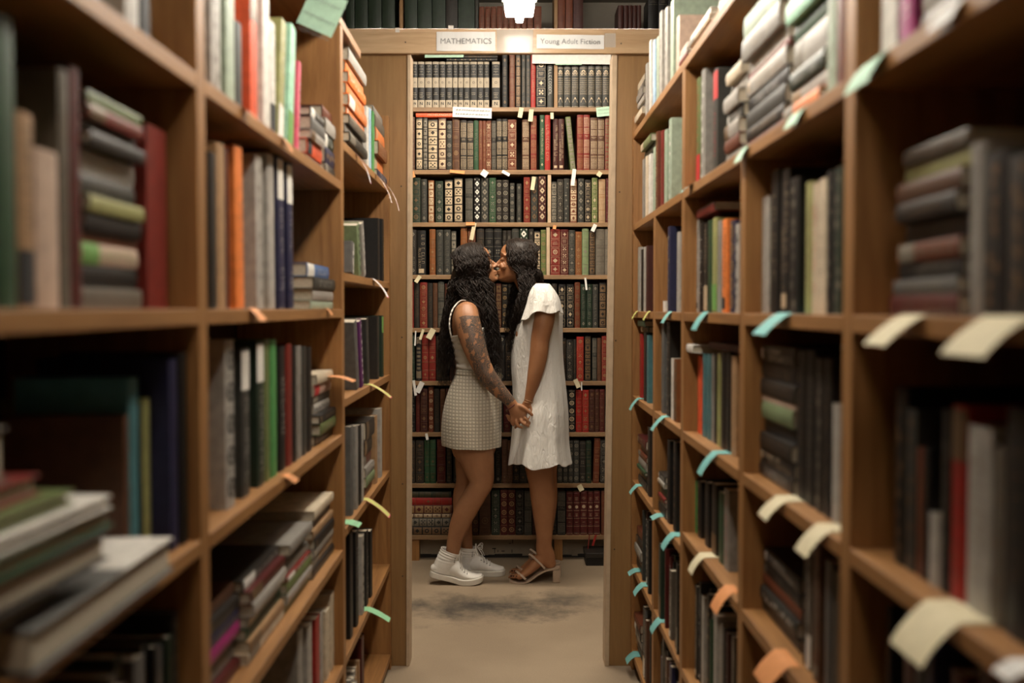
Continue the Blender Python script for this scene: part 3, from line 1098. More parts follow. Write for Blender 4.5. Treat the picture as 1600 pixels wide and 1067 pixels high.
B[6] = [(640, 648.2, 523, 'dgn', 'bands', 's'), (650, 658.8, 526, 'blk', 'chev', 'p'), (659.4, 669.6, 522, 'red', 'bands', 'g'), (670.4, 681, 522, 'red', 'bands', 'g'), (682, 692, 525, 'dk', 'sq', 'd'),
        (693, 702, 524, 'dk', 'bands', 'd'), (703, 713, 526, 'mar', 'sq', 'd'), (714, 725, 525, 'dk', 'bands', 'd'), (726, 737, 524, 'brn', 'bands', 'd'), (738, 748, 525, 'dk', 'lat', 'd'),
        (749, 759, 526, 'mar', 'bands', 'd'), (760, 769, 525, 'blk', 'sq', 'd'), (770, 779, 524, 'dk', 'bands', 'd'), (780, 789.4, 523, 'blk', 'text', 's'), (790, 799, 523, 'blk', 'sq', 'd'),
        (800, 811, 525, 'dk', 'bands', 'd'), (812, 823, 525, 'dgr', 'sq', 'd'), (824, 835, 524, 'mar', 'bands', 'd'), (836, 848, 525, 'dk', 'sq', 'd'), (849, 861, 525, 'blk', 'bands', 'd'),
        (862, 876.5, 526, 'dk', 'bands', 'd'), (877.4, 884.2, 528, 'blk', 'sq', 'd'), (885, 895, 530, 'blk', 'sq', 's'), (895.6, 900.4, 530, 'dk', 'title', 'd'), (900.8, 911.8, 526, 'brd', 'sq', 'g'),
        (913.6, 923, 525, 'blk', 'sqf', 'd'), (925.2, 932.4, 528, 'dgr', 'lat', 's'), (933, 939, 528, 'brn', 'title', 'd'), (940, 949.4, 525, 'red', 'sq', 'g')]
B[7] = [(640, 648.8, 606, 'blk', 'bands', 's'), (650, 656.2, 608, 'dred', 'title', 'd'), (657, 668.2, 607, 'mar', 'sq', 'd'), (669.8, 677.6, 604, 'rbr', 'circ', 'p'), (678.4, 687, 607, 'dk', 'title', 'd'),
        (688, 696, 607, 'brn', 'bands', 'd'), (697, 707, 606, 'mar', 'bands', 'd'), (708, 718, 607, 'dk', 'bands', 'd'), (719, 730, 606, 'dgr', 'sq', 'd'), (731, 742, 606, 'mar', 'sq', 'd'),
        (743, 753, 607, 'brn', 'bands', 'd'), (754, 765, 606, 'dk', 'lat', 'd'), (766, 776, 607, 'mar', 'bands', 'd'), (777, 786, 606, 'dk', 'sq', 's'), (787, 797, 607, 'dred', 'bands', 'd'),
        (798, 808, 606, 'dk', 'bands', 'd'), (809, 820, 606, 'mar', 'sq', 'd'), (821, 832, 607, 'blk', 'bands', 'd'), (833, 844, 606, 'dk', 'bands', 'd'), (845, 857, 606, 'mar', 'sq', 'd'),
        (858, 870, 607, 'dk', 'bands', 'd'), (871, 880, 607, 'blk', 'sq', 'd'), (880.8, 886.8, 609, 'dk', 'title', 'p'), (888, 898.6, 609, 'blk', 'circ', 'p'), (899.7, 909, 609, 'brd', 'bands', 'g'),
        (909.6, 919.8, 609, 'brd', 'sq', 'g'), (920.4, 928.8, 608, 'mar', 'sq', 'd'), (929.4, 936, 608, 'mar', 'sq', 'd'), (936.6, 944.6, 608, 'dred', 'sq', 'd'), (945.4, 952, 608, 'blk', 'lat', 'd')]
B[8] = [(640, 648.8, 688, 'dk', 'sq', 'd'), (649.6, 662.4, 688, 'dk', 'sq', 'd'), (663.4, 671.4, 687, 'gn', 'bands', 'd'), (672, 681, 687, 'gn', 'bands', 'd'), (683, 696.2, 686, 'dred', 'oval', 'd'),
        (698, 706, 689, 'dk', 'bands', 'd'), (708.6, 718.8, 690, 'blk', 'text', 's'), (719.6, 730, 690, 'dk', 'bands', 'd'), (731, 742, 689, 'mar', 'bands', 'd'), (743, 753, 690, 'dgr', 'sq', 'd'),
        (754, 763, 689, 'mar', 'bands', 'd'), (764, 772.6, 690, 'dk', 'sq', 'd'), (773.6, 783, 690, 'blk', 'text', 's'), (784, 792.6, 686, 'brn', 'bands', 'd'), (793.2, 801.4, 688, 'brn', 'bands', 'd'),
        (802, 811, 689, 'blk', 'sq', 'd'), (812, 823, 689, 'dgr', 'bands', 'd'), (824, 836, 688, 'dk', 'bands', 'd'), (837, 848, 689, 'mar', 'sq', 'd'), (849, 860, 689, 'blk', 'bands', 'd'),
        (861, 870, 689, 'dk', 'sq', 'd'), (870.7, 878.8, 689, 'dgr', 'circ', 's'), (879.6, 887.2, 689, 'dgr', 'circ', 's'), (887.9, 895.6, 688, 'dgr', 'circ', 's'), (896.2, 904.8, 688, 'dgr', 'circ', 's'),
        (905.6, 914.8, 689, 'dk', 'bands', 's'), (915.4, 923.8, 688, 'dgn', 'bands', 'd'), (926.5, 935.8, 684.5, 'rbr', 'bands', 'g', 0.03), (937.6, 949.6, 687, 'dk', 'sq', 's')]
B[9] = [(716, 726, 770, 'dk', 'bands', 'd'), (727, 737.4, 769, 'mar', 'sq', 'd'), (738.5, 748, 770, 'mar', 'circ', 'd'), (749, 766.6, 768, 'brn', 'oval', 'd'), (768, 780.8, 766, 'dgn', 'sq', 's'), (782, 793.2, 765, 'dred', 'circ', 'g'),
        (793.8, 805.2, 765, 'dred', 'circ', 'g'), (806.2, 818, 766, 'blk', 'sq', 's'), (819, 831, 767, 'dgr', 'lat', 's'), (832, 844, 767, 'mar', 'bands', 'd'), (845, 857, 766, 'dk', 'sq', 'd'), (858, 869.6, 767, 'blk', 'bands', 'd'),
        (870.6, 883.6, 767, 'blk', 'lat', 's'), (884.8, 895.2, 768, 'dred', 'med', 'p'), (895.8, 905.8, 768, 'dred', 'med', 'p'), (906.4, 917.6, 767, 'dred', 'med', 'p'), (918.2, 926.8, 768, 'dred', 'med', 'p'),
        (927.4, 937.4, 767, 'dred', 'med', 'p'), (939.4, 952, 767, 'rbr', 'sq', 'd')]
ROWN = {1: 'topmost framed', 2: 'second', 3: 'third', 4: 'fourth', 5: 'fifth', 6: 'sixth', 7: 'seventh', 8: 'eighth', 9: 'lowest'}
ysp = YB+0.012
seed = 0
GR = {'nser': 'black and cream matching volumes', 'grn': 'dark green crown-stamped set', 'med': 'maroon medallion set'}
for row in range(1, 10):
    n = 0
    for bk in B[row]:
        x0, x1, top, ck, pat, gk = bk[:6]
        lean = bk[6] if len(bk) > 6 else 0.0
        seed += 1
        zb = BZ[row-1] + 0.0005
        a, b = at_y(x0, BROW[row-1], ysp), at_y(x1, BROW[row-1], ysp)
        w = b.x-a.x-0.0006
        hh = at_y(x0, top, ysp).z - zb
        dep = 0.15 + 0.03*((seed*37) % 10)/10
        lim = (zs[row-1]-BTH) - zb - 0.004
        hh = min(hh, lim)
        sgn = math.copysign(1, lean) if lean else 0
        if lean:
            zb += abs(math.sin(lean))*w/2
        n += 1
        cn = CNAME[ck]
        pn = PATN[pat]
        if pat == 'nser':
            lab = 'cream-banded black volume, %s from the left in the topmost framed row, far bookcase' % ORD[n-1]
        else:
            lab = '%s %s leather book, %s from the left, %s row down, far bookcase' % (cn, pn, ORD[n-1], ROWN[row].replace('topmost framed', 'topmost').replace('lowest', 'ninth'))
        if len(lab.replace(',', '').split()) > 16:
            lab = lab.replace(' leather book', ' book')
        book('leather_book', ((a.x+b.x)/2, ysp, zb), (0, lean, 0), w, hh, dep, ck, pat, gk, seed, lab,
             GR.get(pat if ck != 'dk' else '', 'leather-bound books on the %s shelf of the far bookcase' % ROWN[row].replace('topmost framed', 'top')))

# volumes standing on the very top, above the header board
TOPROW = [(540.5, 554, -30, 'dgn', 'vol', 'd'), (554.8, 574.8, -30, 'dgn', 'vol', 'd'), (575.6, 596, -30, 'dgn', 'vol', 'd'), (597, 617, -30, 'dgn', 'vol', 'd'),
          (632.5, 652, -30, 'dgn', 'vol', 'd'), (653, 674.6, -30, 'dgn', 'vol', 'd'), (675.6, 696.2, -30, 'dgn', 'vol', 'd'), (697, 715, -30, 'dk', 'vol', 'd'), (716, 741.6, -30, 'dgn', 'vol', 'd'), (742.6, 747.4, -24, 'dgr', 'plain', 'd'),
          (748.6, 757, 10.5, 'rbr', 'bands', 'd'), (757.8, 766.2, 10.5, 'rbr', 'bands', 'd'), (767, 775.4, 10.5, 'rbr', 'bands', 'd'), (776.2, 785.4, 10, 'rbr', 'bands', 'd'), (786.2, 794.6, 10, 'rbr', 'bands', 'd'),
          (795.4, 804.2, 10, 'rbr', 'bands', 'd'), (805, 813.8, 10, 'rbr', 'bands', 'd'), (814.6, 823, 10, 'rbr', 'bands', 'd'), (823.8, 833, 10, 'rbr', 'bands', 'd'), (834.2, 846, 10, 'rbr', 'bands', 'd'),
          (871.5, 883, -26, 'rbr', 'plain', 'd'), (883.8, 895, -26, 'rbr', 'plain', 'd'), (895.8, 911, -30, 'mar', 'plain', 'd'),
          (965.5, 974, 8.5, 'mar', 'plain', 'd'), (974.8, 981.6, 8.5, 'mar', 'plain', 'd'), (982.2, 988.4, 8.5, 'mar', 'plain', 'd'), (989, 995, 8.5, 'mar', 'plain', 'd'), (995.6, 1002, 8.5, 'mar', 'plain', 'd'),
          (1012.5, 1028, -4, 'blk', 'vol', 's'), (1028.8, 1043, -4, 'blk', 'vol', 's'), (1043.8, 1058, -4, 'blk', 'vol', 's')]
n = 0
for (x0, x1, top, ck, pat, gk) in TOPROW:
    seed += 1
    n += 1
    zb = ZTOPROW+0.0005
    a, b = at_y(x0, 44, ysp), at_y(x1, 44, ysp)
    w = b.x-a.x-0.0006
    hh = min(at_y(x0, top, ysp).z-zb, 2.94-zb)
    book('leather_book', ((a.x+b.x)/2, ysp, zb), (0, 0, 0), w, hh, 0.17, ck, pat, gk, seed,
         '%s %s book standing above the header board, %s from the left' % (CNAME[ck], {'vol': 'large', 'bands': 'small', 'plain': 'plain'}[pat], ORD[n-1]),
         'volumes on the very top shelf')

# flat books in the far bookcase
def lying(name, x0, x1, z, th, d, y, ck, pat, gk, label, group, tilt=0.0, leather=True, rz=0.0):
    """book lying flat with its spine to the room; x0..x1 along the shelf"""
    global seed
    seed += 1
    L = x1-x0
    me = book_mesh(name, th, L, d, ck, pat, gk, seed, leather)
    o = bpy.data.objects.new(name, me)
    COL.objects.link(o)
    o.rotation_euler = (Matrix.Rotation(rz, 3, 'Z') @ Matrix.Rotation(tilt, 3, 'Y') @ Matrix.Rotation(PI/2, 3, 'Y')).to_euler()
    o.location = (x0, y, z+th/2)
    tag(o, label, 'book', group)
    return o


st = [(763.5, 773, 'dgn', 'lat', 'd'), (774.5, 786, 'brd', 'bands', 'd'), (787, 800.5, 'dred', 'sqf', 'g'), (801, 807.5, 'brn', 'sqf', 'p'), (808.5, 822, 'dgr', 'sqf', 's'), (823, 836.2, 'blk', 'sqf', 'd')]
xa, xb = at_y(628, 800, ysp).x, at_y(706, 800, ysp).x
zc = BZ[8]+0.0004
pos = ['lowest', 'second lowest', 'third lowest', 'third from top', 'second from top', 'topmost']
for i, (t0, t1, ck, pat, gk) in enumerate(reversed(st)):
    th = (t1-t0)/F*ysp
    lying('leather_book', xa+0.004*i, xb+(0.006 if i == 3 else 0)-0.003*(i % 2), zc, th, 0.17, ysp, ck, pat, gk,
          '%s leather book lying flat, ninth row down, %s in its stack' % (CNAME[ck], pos[i]), 'stack of flat leather books behind the legs')
    zc += th+0.0005
# red book laid across the second row
a = at_y(650, 178, ysp)
b = at_y(744, 182, ysp)
zt = max(at_y(700, 184, ysp).z, 0)
o = lying('leather_book', a.x, b.x, at_y(697, 183.2, ysp).z, 0.0195, 0.15, ysp-0.004, 'ored', 'plain', 'g', 'thin orange-red book lying flat across the tops of the second row', 'books laid flat across the far rows', tilt=0.0)
c = bpy.data.curves.new('spine_title', 'FONT')
c.body = 'MICHELANGELO'
c.size = 0.0165
c.align_x = 'CENTER'
c.align_y = 'CENTER'
c.materials.append(gilt2)
t = font_mesh('spine_title', c)
t.parent = o
t.location = (0, -0.0030, 0.12)
t.rotation_euler = Matrix(((0, -1, 0), (0, 0, -1), (1, 0, 0))).to_euler()
# two dark books with brushed lettering lying on the cream-banded set
o = lying('leather_book', at_y(698, 90, ysp).x, at_y(777, 90, ysp).x, at_y(700, 96.3, ysp).z+0.0005, 0.0170, 0.15, ysp-0.006, 'blk', 'blobs', 'g', 'black book lying flat on the cream-banded volumes, lower of two', 'books laid flat across the far rows')
o = lying('leather_book', at_y(722, 90, ysp).x, at_y(777.5, 90, ysp).x, at_y(700, 96.3, ysp).z+0.0180, 0.0130, 0.15, ysp-0.002, 'dk', 'title', 'd', 'dark brown book lying flat on the cream-banded volumes, upper of the two', 'books laid flat across the far rows')

# ------------------------------------------------------------------ books in the two aisle bookcases
def yx(px, X):
    return at_x(px, 483, X).y


CASE = {1: 'teal-tagged bookcase', -1: 'pink-tagged bookcase'}
BAYN = {}
COUNT = {}


def a_label(side, bay, shelf, ck, what, n):
    return '%s %s, %s from far end, %s bay, %s shelf, %s' % (CNAME[ck], what, ORD[n], bay, shelf, CASE[side])


def nxt(side, bay, shelf):
    k = (side, bay, shelf)
    COUNT[k] = COUNT.get(k, 0)+1
    return COUNT[k]-1


class Bay:
    """collects the books of one bay and shelf and builds them from the far end to the near end"""

    def __init__(self, side, bay, shelf, z, ylo, yhi, rec, zlim):
        self.side, self.bay, self.shelf, self.z, self.ylo, self.yhi, self.rec, self.zlim = side, bay, shelf, z+0.0005, ylo, yhi, rec, zlim
        self.X = (XR if side > 0 else XL)+side*rec
        self.items = []

    def v(self, p0, p1, top, ck, pat='title', gk='d', lean=0.0, out=0.0, d=None):
        """standing book between two photo columns, its top at a photo row"""
        X = self.X
        y0, y1 = sorted((yx(p0, X), yx(p1, X)))
        y0, y1 = max(y0, self.ylo), min(y1, self.yhi)
        if y1-y0 < 0.004:
            return
        cap = 0.050 if self.bay != 'near' else 0.08
        y0 = max(y0, y1-cap)          # the rest of the width in the photo is the cover seen past the spine
        z = at_x((p0+p1)/2, top, X).z
        self.items.append(('v', y0, y1, min(z, self.zlim-0.003)-self.z, ck, pat, gk, lean, out, d))

    def m(self, y0, y1, h, ck, pat='title', gk='d', lean=0.0, out=0.0, d=None):
        self.items.append(('v', y0, y1, min(h, self.zlim-0.003-self.z), ck, pat, gk, lean, out, d))

    def fill(self, y0, y1, hlo, hhi, cks, seed, pats=('title', 'title2', 'plain', 'block', 'blobs')):
        R = random.Random(seed)
        y = y0
        while y < y1-0.008:
            w = R.choice([0.013, 0.018, 0.024, 0.03, 0.036, 0.02])
            w = min(w, y1-y)
            self.m(y, y+w-0.0008, R.uniform(hlo, hhi), R.choice(cks), R.choice(pats), R.choice('dsgwp'), 0.0, R.uniform(-0.012, 0.010))
            y += w

    def stack(self, p0, p1, lst, base=None, out=0.0, metric=False):
        """books lying flat; lst from the bottom: (thickness, colour, pattern, tooling)"""
        X = self.X
        if metric:
            y0, y1 = p0, p1
        else:
            y0, y1 = sorted((yx(p0, X), yx(p1, X)))
        y0, y1 = max(y0, self.ylo), min(y1, self.yhi)
        if base == 'auto':
            base = self.z+max([t[3] for t in self.items if t[0] == 'v' and t[1] < y1+0.02 and t[2] > y0-0.02] or [0])+0.0006
        self.items.append(('s', y0, y1, lst, base, out))

    def build(self):
        global seed
        s = self.side
        th = -PI/2*s
        self.items.sort(key=lambda t: -t[1])
        G = 'books on the %s shelf, %s bay, %s' % (self.shelf, self.bay, CASE[s])
        R = random.Random(hash((s, round(self.z*1000), round(self.ylo*100))) & 0xffff if False else int(self.z*1000)+int(self.ylo*100)*7+s)
        for it in self.items:
            if it[0] == 'v':
                _, y0, y1, hh, ck, pat, gk, lean, out, d = it
                seed += 1
                w = y1-y0-0.0008
                dep = d or R.uniform(0.14, 0.19)
                z = self.z+abs(math.sin(lean))*w/2
                n = nxt(s, self.bay, self.shelf)
                book('thick_book' if w >= 0.0195 else 'thin_book', (self.X-s*out, (y0+y1)/2, z), (0, lean, th), w, hh, dep, ck, pat, gk, seed,  # name goes by spine width alone; the binding is unknown
                     a_label(s, self.bay, self.shelf, ck, 'book', n), G, False, True)
            else:
                _, y0, y1, lst, base, out = it
                z = self.z if base is None else base
                n = nxt(s, self.bay, self.shelf)
                N = len(lst)
                for i, q in enumerate(lst):
                    t, ck = q[0], q[1]
                    pat = q[2] if len(q) > 2 else R.choice(['title', 'title2', 'plain', 'block'])
                    gk = q[3] if len(q) > 3 else R.choice('dsgwp')
                    if z+t > self.zlim-0.002:
                        break
                    seed += 1
                    ins = R.uniform(0, 0.012)
                    L = (y1-y0)-2*ins*(i > 0)
                    L = min(L, 0.34)
                    oo = out+R.uniform(-0.010, 0.010)
                    me = book_mesh('flat_book', t-0.0005, L, R.uniform(0.15, 0.19), ck, pat, gk, seed, False, False)
                    o = bpy.data.objects.new('flat_book', me)
                    COL.objects.link(o)
                    o.rotation_euler = (Matrix.Rotation(th, 3, 'Z') @ Matrix.Rotation(PI/2, 3, 'Y')).to_euler()
                    yy = (y1-ins*(i > 0)) if s > 0 else (y0+ins*(i > 0))
                    o.location = (self.X-s*oo, yy, z+t/2)
                    mb = MB()
                    tt = 0.0016 if t > 0.0105 else 0.0008
                    ww = t-0.0005
                    mb.box((-ww/2+tt, tt, 0.003), (ww/2-tt, 0.145, L-0.003))
                    mb.build('page_block', pages, o)
                    pos = 'lowest' if i == 0 else ('%s up' % ORD[i])
                    lab = '%s flat book, %s, %s from far end, %s bay, %s shelf, %s' % (CNAME[ck], pos, ORD[n], self.bay, self.shelf, CASE[s])
                    if len(lab.replace(',', '').split()) > 16:
                        lab = lab.replace(' from far end', '')
                    tag(o, lab, 'book', G)
                    z += t


DARK = ['blk', 'dk', 'blk', 'dgr', 'dk', 'mar', 'dgn', 'nvy', 'ggr', 'gbr', 'brn']
MIX = ['blk', 'dk', 'dgr', 'gry', 'rbr', 'gn', 'red', 'lgr', 'crm', 'teal', 'tan', 'nvy', 'blk']
BR = ['farthest', 'second', 'third', 'fourth', 'nearest']
U = UTH/2+0.001


def RB(b, key, rec=None, lim=None, hi=None, lo=None):
    ks = 'abcdefg'
    z = RZ[key]
    if key == 'e' and b >= 2:
        z = 0.735
    up = {'a': 2.9, 'b': 1.925-TH}.get(key) or (RZ[ks[ks.index(key)-1]]-TH)
    if key == 'f' and b >= 2:
        up = 0.735-TH
    nm = {'a': 'top', 'b': 'upper', 'c': 'eye-level', 'd': 'chest-high', 'e': 'waist-high', 'f': 'knee-high', 'g': 'lowest'}[key]
    return Bay(1, BR[b], nm, z, (RY[b+1]+U) if lo is None else lo, (RY[b]-U) if hi is None else hi, rec if rec is not None else (0.015 if b < 2 else 0.032), up if lim is None else lim)


# --- top of the tagged case (shelf a)
q = RB(0, 'a', 0.012, lo=2.0, hi=3.54)
q.stack(991, 1006, [(0.03, 'gbr', 'title', 'w'), (0.022, 'crm'), (0.026, 'gbr'), (0.02, 'lgr'), (0.024, 'gry'), (0.022, 'gbr', 'title', 'w'), (0.02, 'crm')])
q.v(1007, 1012, 102, 'lgr')
q.v(1012.5, 1018, 66, 'wht')
q.v(1018.5, 1023.5, 66, 'lbl', 'title', 'w')
q.v(1024, 1027.8, 62, 'pgn')
q.v(1028.4, 1036, 20, 'lgr', 'blobs', 's')
q.v(1036.6, 1045, 14, 'lgr', 'blobs', 's')
q.v(1045.8, 1054, 3, 'pgn', 'plain')
q.v(1054.8, 1061, 30, 'ptan', 'plain')
q.stack(1062, 1076, [(0.012, 'ptan'), (0.010, 'red'), (0.012, 'wht'), (0.015, 'ptan')])
q.stack(1078, 1112, [(0.018, 'ptan'), (0.014, 'crm'), (0.014, 'wht')])
q.stack(1114, 1145, [(0.02, 'ptan'), (0.03, 'wht'), (0.02, 'lgr')])
q.build()
# --- upper shelf b
q = RB(0, 'b', 0.015, lo=RY[2]+U)
q.v(1003, 1007, 250, 'gry')
q.v(1007.6, 1012, 245, 'crm')
q.v(1012.6, 1019, 241, 'wht', 'title', 'd')
q.v(1019.6, 1023, 232, 'pgn')
q.v(1023.6, 1031, 206, 'rbr', 'circ', 'g')
q.v(1031.5, 1036.3, 206, 'red', 'title', 'g')
q.v(1037, 1043, 204, 'pgn', 'title', 'n')
q.v(1044, 1061.5, 180, 'pgn', 'blobs', 'w')
q.stack(1003, 1020, [(0.026, 'dgn', 'title', 'g'), (0.024, 'ogn')], base='auto')
q.build()
q = RB(2, 'b', 0.028, lo=RY[4]+U)
q.v(1079, 1086, 127, 'dgn', 'title', 's')
q.v(1086.6, 1093.2, 125, 'ogn', 'block', 'r')
q.v(1094, 1112, 105, 'gry', 'blobs', 'w')
q.v(1112.8, 1133, 104, 'dgr', 'blockt', 'r')
q.stack(1135, 1160, [(0.03, 'gry'), (0.026, 'rbr'), (0.03, 'lgr'), (0.028, 'dgr'), (0.03, 'lgr'), (0.03, 'lgr'), (0.025, 'crm')])
q.stack(1163, 1226, [(0.028, 'rbr'), (0.022, 'dk'), (0.034, 'dgr'), (0.030, 'blk'), (0.034, 'lgr'), (0.012, 'red'), (0.022, 'wht', 'plain'), (0.042, 'gry'), (0.046, 'pgn', 'plain')])
q.stack(1230, 1286, [(0.03, 'org'), (0.03, 'lgr'), (0.028, 'dgn'), (0.05, 'lgr'), (0.03, 'gn'), (0.034, 'mint', 'plain'), (0.03, 'wht', 'plain'), (0.034, 'mint')])
q.v(1289, 1302, -40, 'pgn')
q.v(1303, 1316, -30, 'rbr')
q.build()
q = RB(4, 'b', 0.02, lim=2.3)
q.v(1372, 1400, -140, 'wht', 'plain')
q.v(1401, 1422, -120, 'mag', 'title', 'w')
q.stack(1426, 1520, [(0.03, 'gry'), (0.028, 'lgr'), (0.03, 'dgr'), (0.03, 'crm'), (0.03, 'gry')])
q.build()
# --- eye-level shelf c
q = RB(0, 'c')
q.v(996.5, 1001.3, 386, 'lgr', 'title', 'n')
q.v(1001.6, 1005, 390, 'blk')
q.v(1005.4, 1009, 386, 'lgr', 'title', 'k')
q.v(1009.3, 1013, 384, 'mar')
q.build()
q = RB(1, 'c')
q.v(1036, 1042, 470, 'wht', 'plain', 'd')
q.v(1043, 1056.8, 352, 'nvy', 'blobs', 's')
q.v(1057.4, 1062.5, 363, 'lgr', 'title', 'd')
q.build()
q = RB(2, 'c')
q.v(1080, 1092, 346, 'lgr', 'title2', 'k')
q.v(1092.6, 1099, 349, 'blk', 'title', 'w')
q.v(1099.6, 1105.4, 349, 'dk', 'block', 'p')
q.v(1106, 1112, 345, 'gn', 'title', 'd')
q.v(1112.6, 1120, 341, 'olv', 'block', 'n')
q.v(1120.6, 1127.4, 345, 'gry', 'title', 'd')
q.v(1128, 1140, 342, 'org', 'title2', 'k')
q.v(1140.6, 1148, 345, 'nvy', 'circ', 'g')
q.v(1148.6, 1155, 350, 'lgr', 'blobs', 'k')
q.stack(1092, 1120, [(0.022, 'red', 'plain')], base='auto')
q.build()
q = RB(3, 'c')
q.v(1184, 1203, 309, 'lgr', 'plain')
q.v(1204, 1219, 266, 'blk', 'title', 'p')
q.v(1220, 1233, 265, 'blk', 'title2', 'p')
q.v(1234, 1257, 276, 'blk', 'blobs', 's')
q.v(1258, 1268, 285, 'olv', 'title', 'd')
q.v(1268.8, 1277, 287, 'crm', 'title', 'r')
q.v(1278, 1290, 280, 'crm', 'title', 'd')
q.v(1291, 1302, 268, 'blk', 'blobs', 's')
q.v(1303, 1316, 262, 'dgn', 'blobs', 's')
q.build()
q = RB(4, 'c', 0.034)
q.stack(1404, 1512, [(0.024, 'dred', 'title', 'd'), (0.018, 'ggr', 'title', 's'), (0.020, 'blk', 'title', 's'), (0.022, 'rbr', 'block', 's'), (0.026, 'dk', 'plain', 'd'), (0.022, 'dk', 'title', 'd'),
                     (0.024, 'brn', 'title', 'd'), (0.022, 'olv', 'plain', 'd'), (0.018, 'gbr', 'title', 'd')])
q.v(1514, 1536, 224, 'gry', 'plain')
q.v(1538, 1572, 238, 'blk', 'blobs', 'd')
q.v(1574, 1612, 240, 'dk', 'blobs', 'd')
q.v(1614, 1680, 245, 'blk', 'title', 'd')
q.build()
# --- chest-high shelf d
q = RB(0, 'd')
q.v(1000, 1006, 522, 'brd', 'title', 'k')
q.v(1006.4, 1010.6, 520, 'dk')
q.v(1011, 1015.5, 524, 'teal')
q.stack(1000, 1012, [(0.02, 'dgn'), (0.02, 'gn')], base='auto')
q.build()
q = RB(1, 'd')
q.v(1034, 1042, 505, 'ggr', 'blobs', 's')
q.v(1042.5, 1048.8, 503, 'dk', 'bands', 's')
q.v(1049.3, 1053, 560, 'wht')
q.v(1053.5, 1062.5, 562, 'obr', 'sqf', 'd')
q.build()
q = RB(2, 'd')
q.v(1091, 1098, 556, 'ored', 'plain')
q.v(1098.6, 1105, 553, 'teal', 'title', 's')
q.v(1105.6, 1112, 553, 'teal', 'title', 's')
q.v(1112.6, 1117, 552, 'gry')
q.v(1117.4, 1121, 555, 'dk')
q.v(1121.5, 1127, 552, 'olv', 'title', 'n')
q.v(1127.8, 1135, 551, 'blk')
q.v(1135.6, 1143, 551, 'blk')
q.v(1143.8, 1152, 556, 'tan', 'plain')
q.stack(1072, 1099, [(0.020, 'wht', 'plain')], base='auto', out=0.028)
q.stack(1104, 1150, [(0.016, 'dred', 'plain')], base='auto')
q.build()
q = RB(3, 'd')
q.stack(1192, 1246, [(0.026, 'dk'), (0.026, 'blk'), (0.03, 'dk', 'title', 'd'), (0.026, 'blk'), (0.03, 'lgn', 'plain'), (0.012, 'ptan'), (0.03, 'dk', 'title', 'd'), (0.032, 'blk'), (0.03, 'dk')])
q.v(1248, 1262, 548, 'blk')
q.v(1262.8, 1276, 548, 'blk', 'title', 's')
q.v(1277, 1290, 560, 'dk', 'blobs', 's')
q.v(1291, 1302, 560, 'blk', 'title', 'd')
q.v(1303, 1316, 632, 'lgr', 'plain')
q.build()
q = RB(4, 'd', 0.034)
q.v(1402, 1420, 606, 'blk', 'blobs', 'd')
q.v(1421, 1436, 640, 'dgr', 'blobs', 'd')
q.v(1437.5, 1446, 700, 'rbr')
q.v(1447, 1456, 700, 'blk', 'title', 'd')
q.v(1457, 1475, 805, 'lgr', 'plain')
q.v(1476, 1490, 640, 'blk', 'title', 's')
q.v(1492, 1515, 634, 'brd', 'blockt', 'd')
q.v(1517, 1558, 668, 'lgr', 'title', 'd')
q.v(1560, 1576, 700, 'gbr', 'blobs', 'd')
q.v(1578, 1620, 640, 'blk', 'title', 'd')
q.v(1622, 1680, 640, 'dk', 'title', 'd')
q.build()
# --- waist-high shelf e
q = RB(0, 'e')
q.stack(999, 1012, [(0.03, 'dk', 'blobs', 's'), (0.026, 'blk'), (0.012, 'gn'), (0.03, 'gry'), (0.02, 'rbr'), (0.024, 'gry'), (0.03, 'dred')])
q.v(1013, 1016.5, 668, 'dk')
q.build()
q = RB(1, 'e')
q.stack(1032, 1043, [(0.03, 'dk'), (0.016, 'lgr'), (0.012, 'red'), (0.03, 'gn'), (0.014, 'lgr'), (0.02, 'dk')])
q.v(1044, 1053, 690, 'blk')
q.v(1053.6, 1062, 692, 'blk', 'blobs', 'd')
q.build()
q = RB(2, 'e')
q.v(1082, 1085.5, 750, 'lgr')
q.v(1086, 1091, 752, 'bgn', 'plain')
q.v(1091.6, 1103, 755, 'blk', 'blobs', 'd')
q.v(1103.6, 1114, 756, 'blk', 'title', 's')
q.v(1114.6, 1125, 758, 'dk', 'block', 'd')
q.v(1125.6, 1133, 770, 'gn', 'plain')
q.v(1133.6, 1147, 768, 'gry', 'title', 'r')
q.build()
q = RB(3, 'e')
q.stack(1184, 1250, [(0.022, 'dk'), (0.026, 'dgr', 'blobs', 'w'), (0.022, 'rbr', 'plain'), (0.024, 'blk'), (0.026, 'dk')])
q.fill(RY[4]+U+0.005, 1.60, 0.17, 0.22, DARK, 31)
q.build()
q = RB(4, 'e', 0.034)
q.fill(RY[5]+U+0.005, RY[4]-U-0.04, 0.17, 0.22, DARK+['dred'], 32)
q.build()
